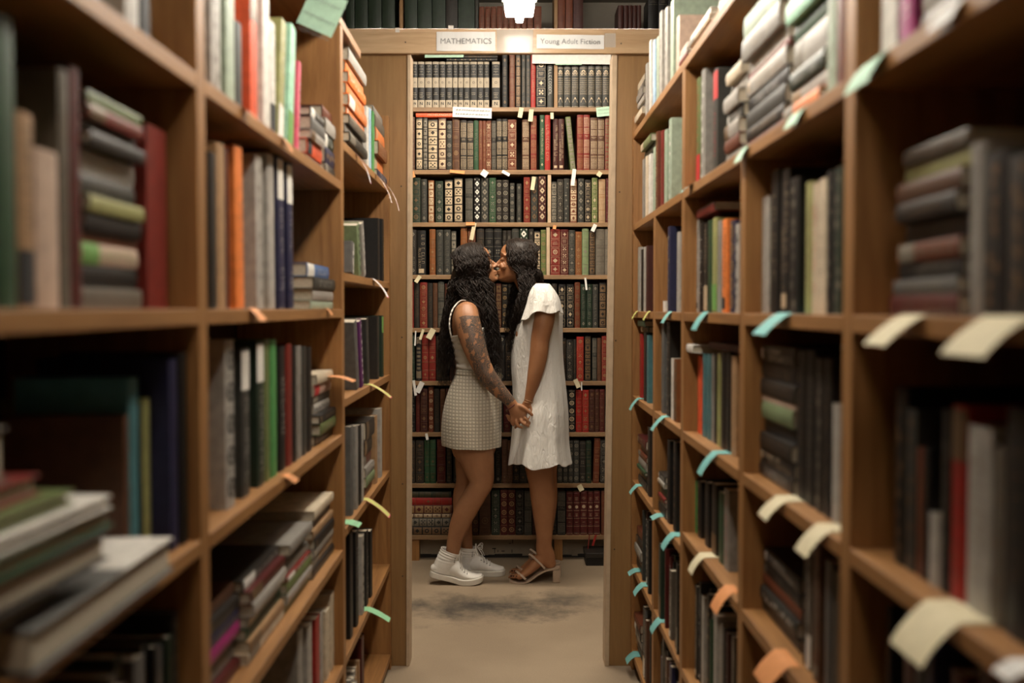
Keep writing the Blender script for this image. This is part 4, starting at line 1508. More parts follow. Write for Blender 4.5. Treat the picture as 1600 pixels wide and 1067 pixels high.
for b, y0 in ((0, 3.08), (1, 2.6), (2, 1.95)):
    for key, sd in (('f', 40), ('g', 50)):
        if b == 2 and key == 'g':
            continue
        q = RB(b, key)
        lo = RY[b+1]+U+0.003
        hi = RY[b]-U-0.02
        if b == 0:
            q.stack(lo+0.30, hi, [(0.03, 'blk'), (0.026, 'dk'), (0.03, 'gry'), (0.03, 'dk'), (0.03, 'rbr')], metric=True)
            q.fill(lo, lo+0.29, 0.20, 0.24, DARK+['rbr'], sd+b)
        elif b == 1:
            q.fill(lo, hi, 0.19, 0.24, DARK+['dred', 'ggr'], sd+b)
        elif b == 2:
            q.fill(lo, lo+0.28, 0.19, 0.24, DARK+['gry'], sd+b)
            q.fill(lo+0.30, hi, 0.20, 0.25, ['blk', 'blk', 'dk', 'gn', 'lgr'], sd+b+5)
        else:
            q.fill(lo, hi, 0.18, 0.25, DARK+['dred', 'tan'], sd+b)
        q.build()

# --- the left-hand run
LYb = [(LY[1]+U, LY[0]-U), (LY[2]+U, LY[1]-U), (LY[3]+U, LY[2]-U), (LY[4]+U, LY[3]-U)]
BL = ['farthest', 'middle', 'near', 'nearest']


def LB(b, k, rec=None, lim=None):
    zz = LZ3 if b == 0 else LZ[1:]
    nm = ['upper', 'eye-level', 'chest-high', 'waist-high', 'knee-high', 'lowest'][k]
    up = (zz[k-1] if k else (2.3 if b == 0 else LZ[0]))-TH
    return Bay(-1, BL[b], nm, zz[k], LYb[b][0], LYb[b][1], rec if rec is not None else (0.012 if b == 0 else 0.024), lim if lim is not None else up)


q = LB(0, 0, lim=2.20)
q.stack(545, 573, [(0.024, 'gry'), (0.026, 'dgr'), (0.024, 'gry', 'title', 'k'), (0.026, 'gbr'), (0.022, 'org'), (0.032, 'org', 'block', 'w'), (0.032, 'org', 'title', 'w'), (0.030, 'org', 'blobs', 'w'), (0.030, 'org', 'title', 'w'), (0.034, 'lgr', 'plain')])
q.v(574, 577.4, 170, 'wht')
q.v(577.8, 581.2, 172, 'lbl')
q.v(581.6, 586, 176, 'bgn', 'plain')
q.stack(587.5, 602, [(0.026, 'nvy', 'title', 'w'), (0.05, 'org'), (0.045, 'obr'), (0.045, 'org'), (0.04, 'gbr'), (0.03, 'gry')])
q.build()
q = LB(0, 1)
q.v(548, 553, 380, 'ggr', 'blobs', 'w', 0.16)
q.v(560, 565, 352, 'lgn', 'blobs', 'k', -0.30)
q.v(568, 572, 350, 'gry', 'blobs', 'w', -0.30)
q.v(588, 593.5, 341, 'blk', 'plain')
q.v(594, 600, 342, 'blk', 'title', 'g')
q.build()
q = LB(0, 2)
q.v(556, 561, 500, 'ggr', 'blobs', 's', -0.25)
q.v(564, 567.5, 500, 'pur', 'blobs', 'w', -0.22)
q.v(572, 577, 498, 'dgr', 'title', 's', -0.15)
q.v(586, 592, 494, 'dk', 'plain')
q.v(592.5, 599, 493, 'dgn', 'blockt', 'n')
q.build()
q = LB(0, 3)
q.v(541, 551, 668, 'ggr', 'plain')
q.v(551.6, 558.5, 666, 'gry', 'plain')
q.v(559, 563.5, 664, 'blk')
q.v(564, 567, 664, 'lgr')
q.stack(568.5, 582, [(0.03, 'rbr'), (0.03, 'lgn'), (0.03, 'gry'), (0.035, 'rbr'), (0.05, 'dk'), (0.055, 'dk')])
q.v(585, 588.6, 650, 'tan', 'plain')
q.v(589, 596, 640, 'lgr', 'plain')
q.build()
q = LB(0, 4)
q.v(541, 549, 836, 'blk')
q.v(549.6, 558, 834, 'blk', 'title', 'w')
q.v(558.6, 567, 842, 'lgr', 'blobs', 'k')
q.v(567.6, 573.5, 832, 'blk', 'title', 'w')
q.v(574, 580, 832, 'blk')
q.build()
q = LB(0, 5)
q.fill(2.66, 2.92, 0.18, 0.22, ['tan', 'lgr', 'gry', 'brn'], 61)
q.v(561, 566, 1000, 'dred')
q.build()

q = LB(1, 0)
q.v(329, 348, -60, 'lgr', 'blobs', 's')
q.v(351, 370, -40, 'pgn', 'plain')
q.v(371, 381, 40, 'dgr', 'plain')
q.v(383, 405, -30, 'ored', 'blockt', 'd')
q.v(406, 424, -8, 'wht', 'plain', 'd')
q.v(424.6, 433, 40, 'wht', 'block', 'k')
q.v(436, 444, 30, 'olv', 'block', 'w', 0.16)
q.v(449, 459, 38, 'mint', 'block', 'n', 0.16)
q.v(464, 468, 95, 'pnk', 'title', 'w', 0.16)
q.stack(480, 503, [(0.024, 'rbr'), (0.034, 'ored', 'block', 'k'), (0.02, 'lgr'), (0.03, 'ggr'), (0.02, 'blk')])
q.stack(504, 529, [(0.03, 'dk'), (0.04, 'nvy', 'blobs', 'g'), (0.034, 'dgn'), (0.034, 'lgr', 'plain'), (0.03, 'rbr', 'plain')])
q.build()
q = LB(1, 1)
q.v(329, 339, 240, 'dk', 'plain')
q.v(340, 353, 226, 'tan', 'plain')
q.v(353.6, 358.5, 232, 'dred', 'title', 'd')
q.v(362, 382, 230, 'org', 'title', 'd', -0.03)
q.v(386, 412, 240, 'lgr', 'blobs', 's', -0.02)
q.v(412.6, 430, 242, 'lgr', 'plain', 'd', -0.02)
q.v(433, 445, 238, 'nvy', 'blockt', 'w', -0.03)
q.v(445.8, 459, 240, 'nvy', 'blockt', 'w', -0.03)
q.stack(484, 529, [(0.020, 'pgn', 'plain'), (0.026, 'lgr', 'title', 'd'), (0.028, 'dgr', 'title', 'w'), (0.032, 'blu', 'block', 'w')])
q.build()
q = LB(1, 2)
q.v(329, 364, 532, 'lgr', 'circ', 'k')
q.v(366, 388, 545, 'dgr', 'blockt', 'w')
q.v(389, 411, 534, 'dgn', 'blockt', 'w')
q.v(412, 420, 530, 'ogn', 'plain')
q.v(420.6, 431, 530, 'bgn', 'plain')
q.v(432, 444, 541, 'blk', 'title', 'w')
q.v(445, 455, 537, 'red', 'plain')
q.v(456, 462, 540, 'blk')
q.v(462.6, 470, 540, 'gry', 'title', 'd')
q.v(470.6, 478, 541, 'dgr', 'title', 'd')
q.v(478.6, 486, 542, 'blk', 'title', 'd')
q.stack(492, 528, [(0.024, 'dk'), (0.026, 'ogn'), (0.022, 'blk'), (0.024, 'lgr', 'blobs', 'k'), (0.02, 'dk'), (0.028, 'ptan', 'block', 'r'), (0.024, 'crm', 'plain')])
q.build()
q = LB(1, 3)
q.stack(1.435, 1.70, [(0.02, 'dred'), (0.022, 'gry'), (0.02, 'dk'), (0.024, 'mag', 'plain'), (0.024, 'nvy'), (0.02, 'dk'), (0.022, 'brn')], metric=True, out=-0.02)
q.stack(1.71, 1.98, [(0.02, 'crm'), (0.02, 'tan'), (0.022, 'gn'), (0.02, 'gry'), (0.024, 'lgr'), (0.022, 'dred'), (0.02, 'dk')], metric=True)
q.stack(1.99, 2.24, [(0.022, 'ogn'), (0.02, 'lgr'), (0.022, 'ogn', 'plain'), (0.012, 'red'), (0.02, 'gry'), (0.024, 'dk'), (0.022, 'gry')], metric=True)
q.stack(2.26, 2.53, [(0.022, 'dk'), (0.022, 'tan'), (0.022, 'gry'), (0.024, 'blk'), (0.02, 'tan'), (0.024, 'dk'), (0.022, 'crm')], metric=True)
q.build()
q = LB(1, 4)
q.v(458, 469, 990, 'gry', 'plain')
q.v(470, 484, 985, 'lgr', 'title', 'k')
q.v(485, 496, 972, 'brd', 'plain')
q.v(497, 501, 960, 'lgr')
q.v(501.6, 512, 960, 'crm', 'title', 'd')
q.v(513, 522, 928, 'crm', 'plain')
q.v(522.6, 530, 926, 'crm', 'plain')
q.build()

q = LB(2, 1, 0.034)
q.v(-60, -6, 20, 'dk', 'plain')
q.v(-4, 27, 28, 'gn', 'plain')
q.v(29, 55, 178, 'tan', 'block', 'k')
q.v(57, 93, 236, 'ptan', 'plain')
q.v(95, 111, 112, 'gbr', 'title', 'd')
q.v(112, 128, 108, 'dred', 'plain')
q.stack(131, 224, [(0.024, 'gbr', 'plain'), (0.026, 'blk', 'plain'), (0.024, 'ptan', 'block', 'n'), (0.012, 'rbr', 'plain'), (0.022, 'blk', 'plain'), (0.018, 'olv', 'plain'), (0.024, 'dgr', 'title', 's'),
                   (0.030, 'lgr', 'plain'), (0.016, 'dk', 'plain'), (0.014, 'ggr', 'plain'), (0.016, 'red', 'block', 'd'), (0.014, 'ogn', 'plain')])
q.v(231, 262, 202, 'red', 'plain')
q.build()
q = LB(2, 2, 0.045)
q.m(1.223, 1.238, 0.19, 'brn', 'plain')
q.m(1.239, 1.271, 0.235, 'teal', 'plain')
q.m(1.272, 1.284, 0.20, 'blk', 'plain')
q.m(1.285, 1.312, 0.205, 'olv', 'plain')
q.m(1.314, 1.345, 0.255, 'nvy', 'plain', 'd', 0, 0.025)
q.m(1.346, 1.378, 0.262, 'blk', 'plain', 'd', 0, 0.028)
q.build()
q = LB(2, 0, 0.03)
q.stack(40, 150, [(0.03, 'lgr', 'plain'), (0.024, 'tan'), (0.03, 'dk')])
q.v(200, 222, -60, 'lgr', 'plain')
q.v(224, 240, -60, 'blk', 'plain')
q.build()
q = LB(2, 3, 0.03)
q.fill(0.78, 1.36, 0.15, 0.21, DARK+['olv'], 81)
q.build()

# big flat books lying half out over the shelf edge, nearest the camera
zb = LZ[3]+0.0006


def out_book(x_out, y0, y1, z, t, d, ck, rz, label, panel=None):
    """flat book whose page edges face the aisle"""
    mb = MB()
    tt = 0.003
    mb.box((-d, 0, 0), (0, y1-y0, tt))
    mb.box((-d, 0, t-tt), (0, y1-y0, t))
    mb.box((-d, 0, tt), (-d+tt, y1-y0, t-tt))
    o = mb.build('large_book', [M(ck)], loc=(x_out, y0, z), rot=(0, 0, rz), bevel=0.0012)
    mb = MB()
    mb.box((-d+tt, 0.004, tt), (-0.005, y1-y0-0.004, t-tt))
    mb.build('page_block', pages, o, bevel=0.002)
    if panel:
        (u0, u1, v0, v1, pk) = panel
        mb = MB()
        mb.box((-d*u1, (y1-y0)*v0, t), (-d*u0, (y1-y0)*v1, t+0.0006))
        p = mb.build('cover_panel', M(pk), o)
        p['label'] = 'pale panel printed on the cover'
    return tag(o, label, 'book', 'large flat books jutting from the pink-tagged bookcase')


out_book(-0.415, 0.86, 1.22, zb, 0.040, 0.21, 'ggr', 0.0, 'large flat book with grey and white cover jutting out, its pages facing the aisle', (0.0, 0.92, 0.58, 1.0, 'wht'))
out_book(-0.440, 0.78, 0.985, zb+0.0412, 0.022, 0.18, 'wht', 0.05, 'white flat book second in the jutting pile', None)
out_book(-0.430, 0.74, 1.02, zb+0.0638, 0.030, 0.17, 'dk', -0.06, 'dark brown flat book third in the jutting pile', None)
out_book(-0.425, 0.75, 1.04, zb+0.0944, 0.020, 0.17, 'gn', -0.03, 'dark green flat book fourth in the jutting pile', None)
out_book(-0.428, 0.75, 1.03, zb+0.1150, 0.014, 0.17, 'wht', -0.05, 'white flat book fifth in the jutting pile', None)
out_book(-0.440, 0.74, 0.98, zb+0.1296, 0.014, 0.16, 'ogn', -0.04, 'olive green flat book sixth in the jutting pile', None)
out_book(-0.450, 0.74, 0.95, zb+0.1442, 0.020, 0.15, 'red', 0.0, 'red flat book topmost in the jutting pile', None)
out_book(-0.455, 0.75, 0.90, zb+0.1650, 0.05, 0.15, 'gbr', 0.0, 'grey-brown thick flat book resting on the jutting pile', None)

# ------------------------------------------------------------------ paper tags on the shelf edges
TAGC = {'teal': (0.20, 0.50, 0.46), 'cream': (0.74, 0.65, 0.42), 'orange': (0.80, 0.33, 0.12), 'white': (0.75, 0.73, 0.68), 'yellow': (0.62, 0.62, 0.18), 'green': (0.32, 0.66, 0.36),
        'pink': (0.80, 0.13, 0.20), 'mint': (0.50, 0.74, 0.55)}
_tm = {k: plain('tag_paper_'+k, tuple(c*(0.8 if k != 'white' else 0.92) for c in v), 0.75, 0.06, 60) for k, v in TAGC.items()}


def scribble(mb, x0, x1, z, amp, rnd, mi=1, y=-0.0004):
    x = x0
    t = max((x1-x0)*0.012, 0.0006)
    while x < x1:
        l = (x1-x0)*rnd.uniform(0.04, 0.09)
        a = amp*rnd.uniform(0.4, 1)
        mb.add([(x, y, z-a), (x+t, y, z-a), (x+l*0.6+t, y, z+a), (x+l*0.6, y, z+a)], [(0, 1, 2, 3)], mi)
        mb.add([(x, y, z-t/2), (x+l, y, z-t/2), (x+l, y, z+t/2), (x, y, z+t/2)], [(0, 1, 2, 3)], mi)
        x += l*1.25


def shelf_tag(side, px, z, w, flat, drop, ang, ck, label, border=None, yaw=0.0, exact=True):
    """paper strip taped on the shelf and bent down over its front edge into the aisle"""
    X = XR if side > 0 else XL
    Y = yx(px, X)
    rnd = random.Random(int(px*10)+int(z*100))
    prof = [(flat, 0.0012), (flat*0.5, 0.0016), (0.002, 0.0016)]
    n = 5
    for i in range(1, n+1):
        a = ang*(0.55+0.45*i/n)
        prof.append((prof[-1][0]-drop/n*math.cos(a), prof[-1][1]-drop/n*math.sin(a)))
    mb = MB()
    th = 0.0004
    N = len(prof)
    for off, rev in ((0, False), (-th, True)):
        vs = []
        for (u, v) in prof:
            for s in (-w/2, w/2):
                vs.append((side*u, s, v+off+0.0006*rnd.random()*(u < 0)))
        fs = []
        for i in range(N-1):
            f = (2*i, 2*i+1, 2*i+3, 2*i+2)
            fs.append(f if not rev else f[::-1])
        mb.add(vs, fs, 0)
    if border:
        for i in range(N-1):
            for s0, s1 in ((-w/2-0.0015, -w/2+0.0012), (w/2-0.0012, w/2+0.0015)):
                (u0, v0), (u1, v1) = prof[i], prof[i+1]
                mb.add([(side*u0, s0, v0+0.0005), (side*u0, s1, v0+0.0005), (side*u1, s1, v1+0.0005), (side*u1, s0, v1+0.0005)], [(0, 1, 2, 3)], 2)
        (u0, v0), (u1, v1) = prof[-1], (prof[-1][0]-0.002, prof[-1][1]-0.002)
        mb.add([(side*u0, -w/2, v0+.0004), (side*u0, w/2, v0+.0004), (side*u1, w/2, v1), (side*u1, -w/2, v1)], [(0, 1, 2, 3)], 2)
    # pencilled words on the hanging part
    (u0, v0), (u1, v1) = prof[3], prof[-1]
    for f in (0.3, 0.6):
        s = -w*0.32
        while s < w*0.32:
            l = rnd.uniform(0.002, 0.005)
            a, b = f, f+0.08*rnd.uniform(0.6, 1.4)
            pa = (u0+(u1-u0)*a, v0+(v1-v0)*a+0.0016)
            pb = (u0+(u1-u0)*b, v0+(v1-v0)*b+0.0016)
            mb.add([(side*pa[0], s, pa[1]), (side*pa[0], s+l, pa[1]), (side*pb[0], s+l*0.7, pb[1]), (side*pb[0], s+l*0.2, pb[1])], [(0, 1, 2, 3)], 1)
            s += l+0.0016
    o = mb.build('shelf_tag', [_tm[ck], greyink, _tm[border] if border else _tm['pink']], loc=(X-side*0.0008*0, Y, z+0.0005), rot=(0, 0, yaw))
    for p in o.data.polygons:
        p.use_smooth = True
    tag(o, label, 'shelf tag', 'paper tags on the bookcase edges')
    return o


zc_, zd_, ze_, zf_, zg_, zb_ = RZ['c'], RZ['d'], RZ['e'], RZ['f'], RZ['g'], RZ['b']
TG = [
    (1, 995.5, zc_, .035, .03, .035, 1.0, 'yellow', 'small yellow tag farthest along the eye-level shelf edge'),
    (1, 1014, zc_, .035, .03, .035, 1.0, 'yellow', 'small yellow tag second farthest along the eye-level shelf edge'),
    (1, 1047, zc_, .055, .03, .040, 0.9, 'teal', 'teal tag below the navy book on the eye-level shelf'),
    (1, 1102, zc_, .065, .03, .050, 1.1, 'teal', 'teal tag hanging square below the green and orange books'),
    (1, 1224, zc_, .080, .06, .055, 0.6, 'teal', 'large teal tag jutting off the eye-level shelf below black books'),
    (1, 1425, zc_, .065, .06, .055, 0.55, 'cream', 'cream tag on the eye-level shelf below the flat stack'),
    (1, 1572, zc_, .085, .06, .055, 0.6, 'cream', 'cream tag nearest the camera on the eye-level shelf'),
    (1, 1079, zb_, .050, .02, .034, 0.8, 'teal', 'small teal tag under the upper shelf beside the second upright'),
    (1, 1163, zb_, .060, .02, .034, 1.25, 'mint', 'mint tag under the big leaning stacks'),
    (1, 1245, zb_, .070, .02, .030, 1.25, 'mint', 'long mint tag along the upper shelf edge'),
    (1, 1362, zb_, .085, .02, .046, 1.2, 'mint', 'broad pale mint tag across the last upright'),
    (1, 1480, zb_, .060, .02, .026, 1.2, 'white', 'white tag on the upper shelf edge nearest the camera'),
    (1, 997, zd_, .050, .03, .050, 0.9, 'teal', 'farthest teal tag on the chest-high shelf'),
    (1, 1037, zd_, .050, .04, .055, 0.8, 'teal', 'second teal tag along the chest-high shelf'),
    (1, 1118, zd_, .050, .05, .060, 0.9, 'teal', 'third teal tag along the chest-high shelf'),
    (1, 1222, zd_, .055, .05, .045, 0.7, 'cream', 'first cream tag along the chest-high shelf'),
    (1, 1288, zd_, .055, .04, .050, 0.8, 'cream', 'second cream tag by the big upright on the chest-high shelf'),
    (1, 1478, zd_, .080, .05, .060, 0.8, 'cream', 'large cream tag nearest the camera on the chest-high shelf'),
    (1, 1600, zd_, .030, .02, .020, 0.4, 'white', 'tiny white tag at the near end of the chest-high shelf'),
    (1, 996, ze_, .050, .04, .040, 0.8, 'teal', 'farthest teal tag on the waist-high shelf'),
    (1, 1030, ze_, .055, .04, .025, 0.3, 'teal', 'second teal tag along the waist-high shelf'),
    (1, 1052, ze_, .055, .03, .050, 0.9, 'teal', 'third teal tag along the waist-high shelf'),
    (1, 1098, 0.735, .050, .05, .050, 1.1, 'cream', 'cream tag on the waist-high shelf'),
    (1, 1140, 0.735, .065, .02, .055, 1.0, 'orange', 'small orange tag on the waist-high shelf'),
    (1, 1225, 0.735, .085, .02, .055, 0.8, 'orange', 'large orange tag on the waist-high shelf nearest the camera'),
    (1, 994, zf_, .055, .04, .030, 0.4, 'teal', 'farthest teal tag on the knee-high shelf'),
    (1, 1005, zf_, .055, .02, .045, 0.8, 'teal', 'second teal tag along the knee-high shelf'),
    (1, 1032, zf_, .055, .04, .045, 0.9, 'teal', 'third teal tag along the knee-high shelf'),
    (1, 992, zg_, .060, .04, .040, 0.7, 'teal', 'teal tag on the lowest shelf'),
]
for t in TG:
    shelf_tag(*t[:6], (t[6] if t[2] == zb_ else min(t[6]+0.25, 1.18)), t[7], t[8])
TGL = [
    (558, 1.735, .022, .015, .095, 1.35, 'white', 'long white pink-edged strip hanging nearest under the farthest upper shelf', 'pink'),
    (588, 1.735, .024, .015, .110, 1.30, 'white', 'long white pink-edged strip hanging second under the farthest upper shelf', 'pink'),
    (603, 1.735, .024, .010, .110, 1.35, 'white', 'long white pink-edged strip hanging by the end panel', 'pink'),
    (584, 1.395, .045, .03, .075, 1.1, 'white', 'white pink-edged tag below the black book', 'pink'),
    (579, 1.066, .045, .06, .075, 0.7, 'yellow', 'yellow tag draped off the chest-high shelf', 'pink'),
    (528, 1.066, .06, .03, .045, 0.35, 'orange', 'orange-red tag at the end of the flat stack', None),
    (573, 0.724, .045, .06, .085, 0.8, 'yellow', 'yellow tag draped off the waist-high shelf', 'pink'),
    (546, 0.724, .060, .05, .030, 0.4, 'green', 'green tag on the waist-high shelf', None),
    (574, 0.385, .045, .03, .075, 0.6, 'green', 'green tag with a white middle on the knee-high shelf', None),
    (395, 1.300, .045, .01, .030, 1.0, 'orange', 'small orange tag under the middle eye-level shelf', None),
    (384, 1.625, .030, .01, .030, 0.9, 'orange', 'pale orange tag under the upper shelf beside white books', None),
    (444, 1.625, .026, .01, .035, 1.2, 'orange', 'little orange tag dangling under the upper shelf', None),
    (512, 1.300, .026, .01, .020, 1.1, 'orange', 'faint orange tag under the blue flat book', None),
    (447, 0.978, .040, .01, .025, 0.7, 'orange', 'dim red-orange tag below the green book', None),
    (458, 0.380, .045, .03, .040, 0.8, 'orange', 'orange tag near the floor before the red book', None),
]
for t in TGL:
    if t[1] == 1.066 and t[0] == 528:
        shelf_tag(-1, t[0], 1.13, *t[2:7], t[7], border=t[8])
        continue
    shelf_tag(-1, t[0], t[1], *t[2:7], t[7], border=t[8])


# ------------------------------------------------------------------ notes and bookmarks on the far bookcase
def far_note(px0, px1, py0, py1, ck, label, rot=0.0, lines=2, y=YB-0.004, cat='note', curl=0.004):
    c = at_y((px0+px1)/2, (py0+py1)/2, y)
    s = y/F
    w, h = (px1-px0)*s, (py1-py0)*s
    mb = MB()
    N = 6
    vs = []
    for i in range(N+1):
        zz = h/2-h*i/N
        yy = -curl*(i/N)**2
        vs += [(-w/2, yy, zz), (w/2, yy, zz)]
    mb.add(vs, [(2*i, 2*i+2, 2*i+3, 2*i+1) for i in range(N)], 0)
    mb.add([(a, b+0.0004, c_) for a, b, c_ in vs], [(2*i, 2*i+1, 2*i+3, 2*i+2) for i in range(N)], 0)
    R = random.Random(int(px0*3+py0))
    for k in range(lines):
        scribble(mb, -w*0.42, w*0.42, h*(0.22-0.40*k), min(h*0.10, 0.006), R, 1, -curl-0.0006)
    o = mb.build('paper_note', [_tm[ck], greyink], loc=(c.x, y, c.z), rot=(0, rot, 0))
    return tag(o, label, cat, 'notes and markers on the far bookcase')


far_note(474, 533, -13, 50, 'mint', 'large mint paper hanging crooked from the top shelf of the pink-tagged bookcase', 0.42, 3, 2.25)
far_note(707.5, 768, 168, 184, 'white', 'white handwritten note hanging over the topmost row shelf edge', 0.04, 2)
far_note(932, 958, 167, 181.5, 'mint', 'mint handwritten note at the far shelf edge by the opening', -0.10, 2)
far_note(664, 724, 76, 90, 'mint', 'mint handwritten note peeking below the header board', -0.01, 2, YB-0.006)
far_note(832, 954, 78, 100, 'white', 'long white paper strip hanging below the header board', 0.012, 0, YB-0.006)
far_note(868, 909, 84, 101.5, 'mint', 'mint paper tucked behind the long white strip', 0.0, 0, YB-0.0045)
mk = [(703, 726, 266, 271, 'orange', 0.1), (752, 762, 266, 276, 'white', 0.6), (784, 797, 268, 273, 'white', 0.5), (640, 648, 268, 278, 'orange', -0.3), (893, 899, 264, 290, 'white', 0.12), (933, 940, 268, 276, 'cream', 0.6),
      (830, 836, 276, 297, 'cream', 0.15), (826, 833, 171, 190, 'cream', 0.1), (810, 817, 168, 184, 'cream', 0.2), (860, 865, 176, 186, 'cream', 0.0), (736, 742, 348, 375, 'cream', 0.2), (728, 742, 347, 352, 'orange', 0.0),
      (925, 931, 350, 362, 'white', 0.45), (864, 869, 352, 358, 'orange', 0.2), (650, 656, 430, 442, 'cream', 0.6), (914, 917, 434, 453, 'white', -0.1), (639.6, 643, 512, 528, 'white', 0.2), (648, 650, 517, 540, 'white', 0.05),
      (657, 661, 514, 531, 'cream', 0.3), (669, 678, 513, 530, 'cream', 0.5), (646, 650, 594, 618, 'white', -0.15), (652, 660, 596, 614, 'white', 0.45), (898, 905, 592, 606, 'cream', -0.4), (665, 669, 677, 687, 'white', -0.2),
      (903, 911, 757, 767, 'cream', -0.5), (908, 909.6, 597, 610, 'white', 0.0)]
rn = {171: 'second', 266: 'third', 348: 'fourth', 430: 'fifth', 512: 'sixth', 594: 'seventh', 676: 'eighth', 757: 'ninth'}
used = {}
order = sorted(mk, key=lambda t: t[0])
for (a0, a1, b0, b1, ck, rt) in order:
    row = min(rn, key=lambda k: abs(k-b0))
    n = used.get(row, 0)
    used[row] = n+1
    far_note(a0, a1, b0, b1, ck, '%s paper slip over the %s row down, %s from the left along it' % (ck, rn[row], ORD[n]), rt, 0, YB-0.008, 'paper slip', 0.006)
for px0, px1, lb in ((921, 918, 'dark red ribbon dangling over the black box'), (931, 926, 'bright red ribbon dangling beside the darker one')):
    p = at_y(px0, 836, YB-0.006)
    e = at_y(px1, 862 if px0 < 930 else 852, YB-0.006)
    mb = MB()
    w = 0.006 if px0 < 930 else 0.011
    mb.add([(p.x-w/2, YB-0.006, p.z), (p.x+w/2, YB-0.006, p.z), (e.x+w/2, YB-0.012, e.z), (e.x-w/2, YB-0.012, e.z)], [(3, 2, 1, 0)])
    mb.add([(p.x-w/2, YB-0.0055, p.z), (p.x+w/2, YB-0.0055, p.z), (e.x+w/2, YB-0.0115, e.z), (e.x-w/2, YB-0.0115, e.z)], [(0, 1, 2, 3)])
    tag(mb.build('ribbon', M('red' if px0 < 930 else 'brd')), lb, 'ribbon')

# ------------------------------------------------------------------ the couple
YW = 4.75


def P(px, py, dy=0.0):
    return at_y(px, py, YW+dy)


def PXM(dy=0.0):
    return (YW+dy)/F


def catmull(pts, n):
    """pts: rows of numbers; smooth resampling"""
    A = np.array(pts, float)
    out = []
    N = len(A)
    for i in range(N-1):
        p0 = A[max(i-1, 0)]
        p1, p2 = A[i], A[i+1]
        p3 = A[min(i+2, N-1)]
        for k in range(n):
            t = k/n
            out.append(0.5*((2*p1)+(-p0+p2)*t+(2*p0-5*p1+4*p2-p3)*t*t+(-p0+3*p1-3*p2+p3)*t**3))
    out.append(A[-1])
    return np.array(out)


def limb(mb, rows, n=6, seg=20, cap=True, mi=0):
    """rows: (px, py, dy, half width in photo px, half depth in m)"""
    R = [(*P(r[0], r[1], r[2]), r[3]*PXM(r[2]), r[4]) for r in rows]
    R = catmull(R, n)
    loft3(mb, R, seg, cap, mi)


def loft3(mb, R, seg=20, cap=True, mi=0):
    rings = []
    N = len(R)
    for i in range(N):
        c = Vector(R[i][:3])
        t = Vector(R[min(i+1, N-1)][:3])-Vector(R[max(i-1, 0)][:3])
        t.normalize()
        n = t.cross(Vector((0, 1, 0)))
        if n.length < 0.2:
            n = t.cross(Vector((0, 0, 1)))
        n.normalize()
        b = n.cross(t)
        rings.append((c, t, n, b, max(R[i][3], 1e-4), max(R[i][4], 1e-4)))
    if cap:
        def dome(r, sgn):
            res = []
            c, t, n, b, a, d = r
            m = min(a, d)
            for f in (0.35, 0.65, 0.88, 0.98):
                s = math.sqrt(1-f*f)
                res.append((c+t*(sgn*m*f*0.9), t, n, b, a*s, d*s))
            return res
        rings = dome(rings[0], -1)[::-1]+rings+dome(rings[-1], 1)
    o = len(mb.v)
    for (c, t, n, b, a, d) in rings:
        for k in range(seg):
            an = 2*PI*k/seg
            mb.v.append(tuple(c+n*(a*math.cos(an))+b*(d*math.sin(an))))
    for i in range(len(rings)-1):
        for k in range(seg):
            k2 = (k+1) % seg
            mb.f.append((o+i*seg+k, o+i*seg+k2, o+(i+1)*seg+k2, o+(i+1)*seg+k))
            mb.m.append(mi)
    mb.f.append(tuple(o+k for k in range(seg))[::-1])
    mb.m.append(mi)
    e = o+(len(rings)-1)*seg
    mb.f.append(tuple(e+k for k in range(seg)))
    mb.m.append(mi)


def ball(mb, c, rx, ry, rz, seg=14, rows=9, rot=0.0):
    vs = []
    for i in range(rows+1):
        th = PI*i/rows
        for k in range(seg):
            ph = 2*PI*k/seg
            x, y, z = rx*math.sin(th)*math.cos(ph), ry*math.sin(th)*math.sin(ph), rz*math.cos(th)
            vs.append((c[0]+x*math.cos(rot)-z*math.sin(rot), c[1]+y, c[2]+x*math.sin(rot)+z*math.cos(rot)))
    fs = []
    for i in range(rows):
        for k in range(seg):
            k2 = (k+1) % seg
            fs.append((i*seg+k, i*seg+k2, (i+1)*seg+k2, (i+1)*seg+k))
    mb.add(vs, fs)


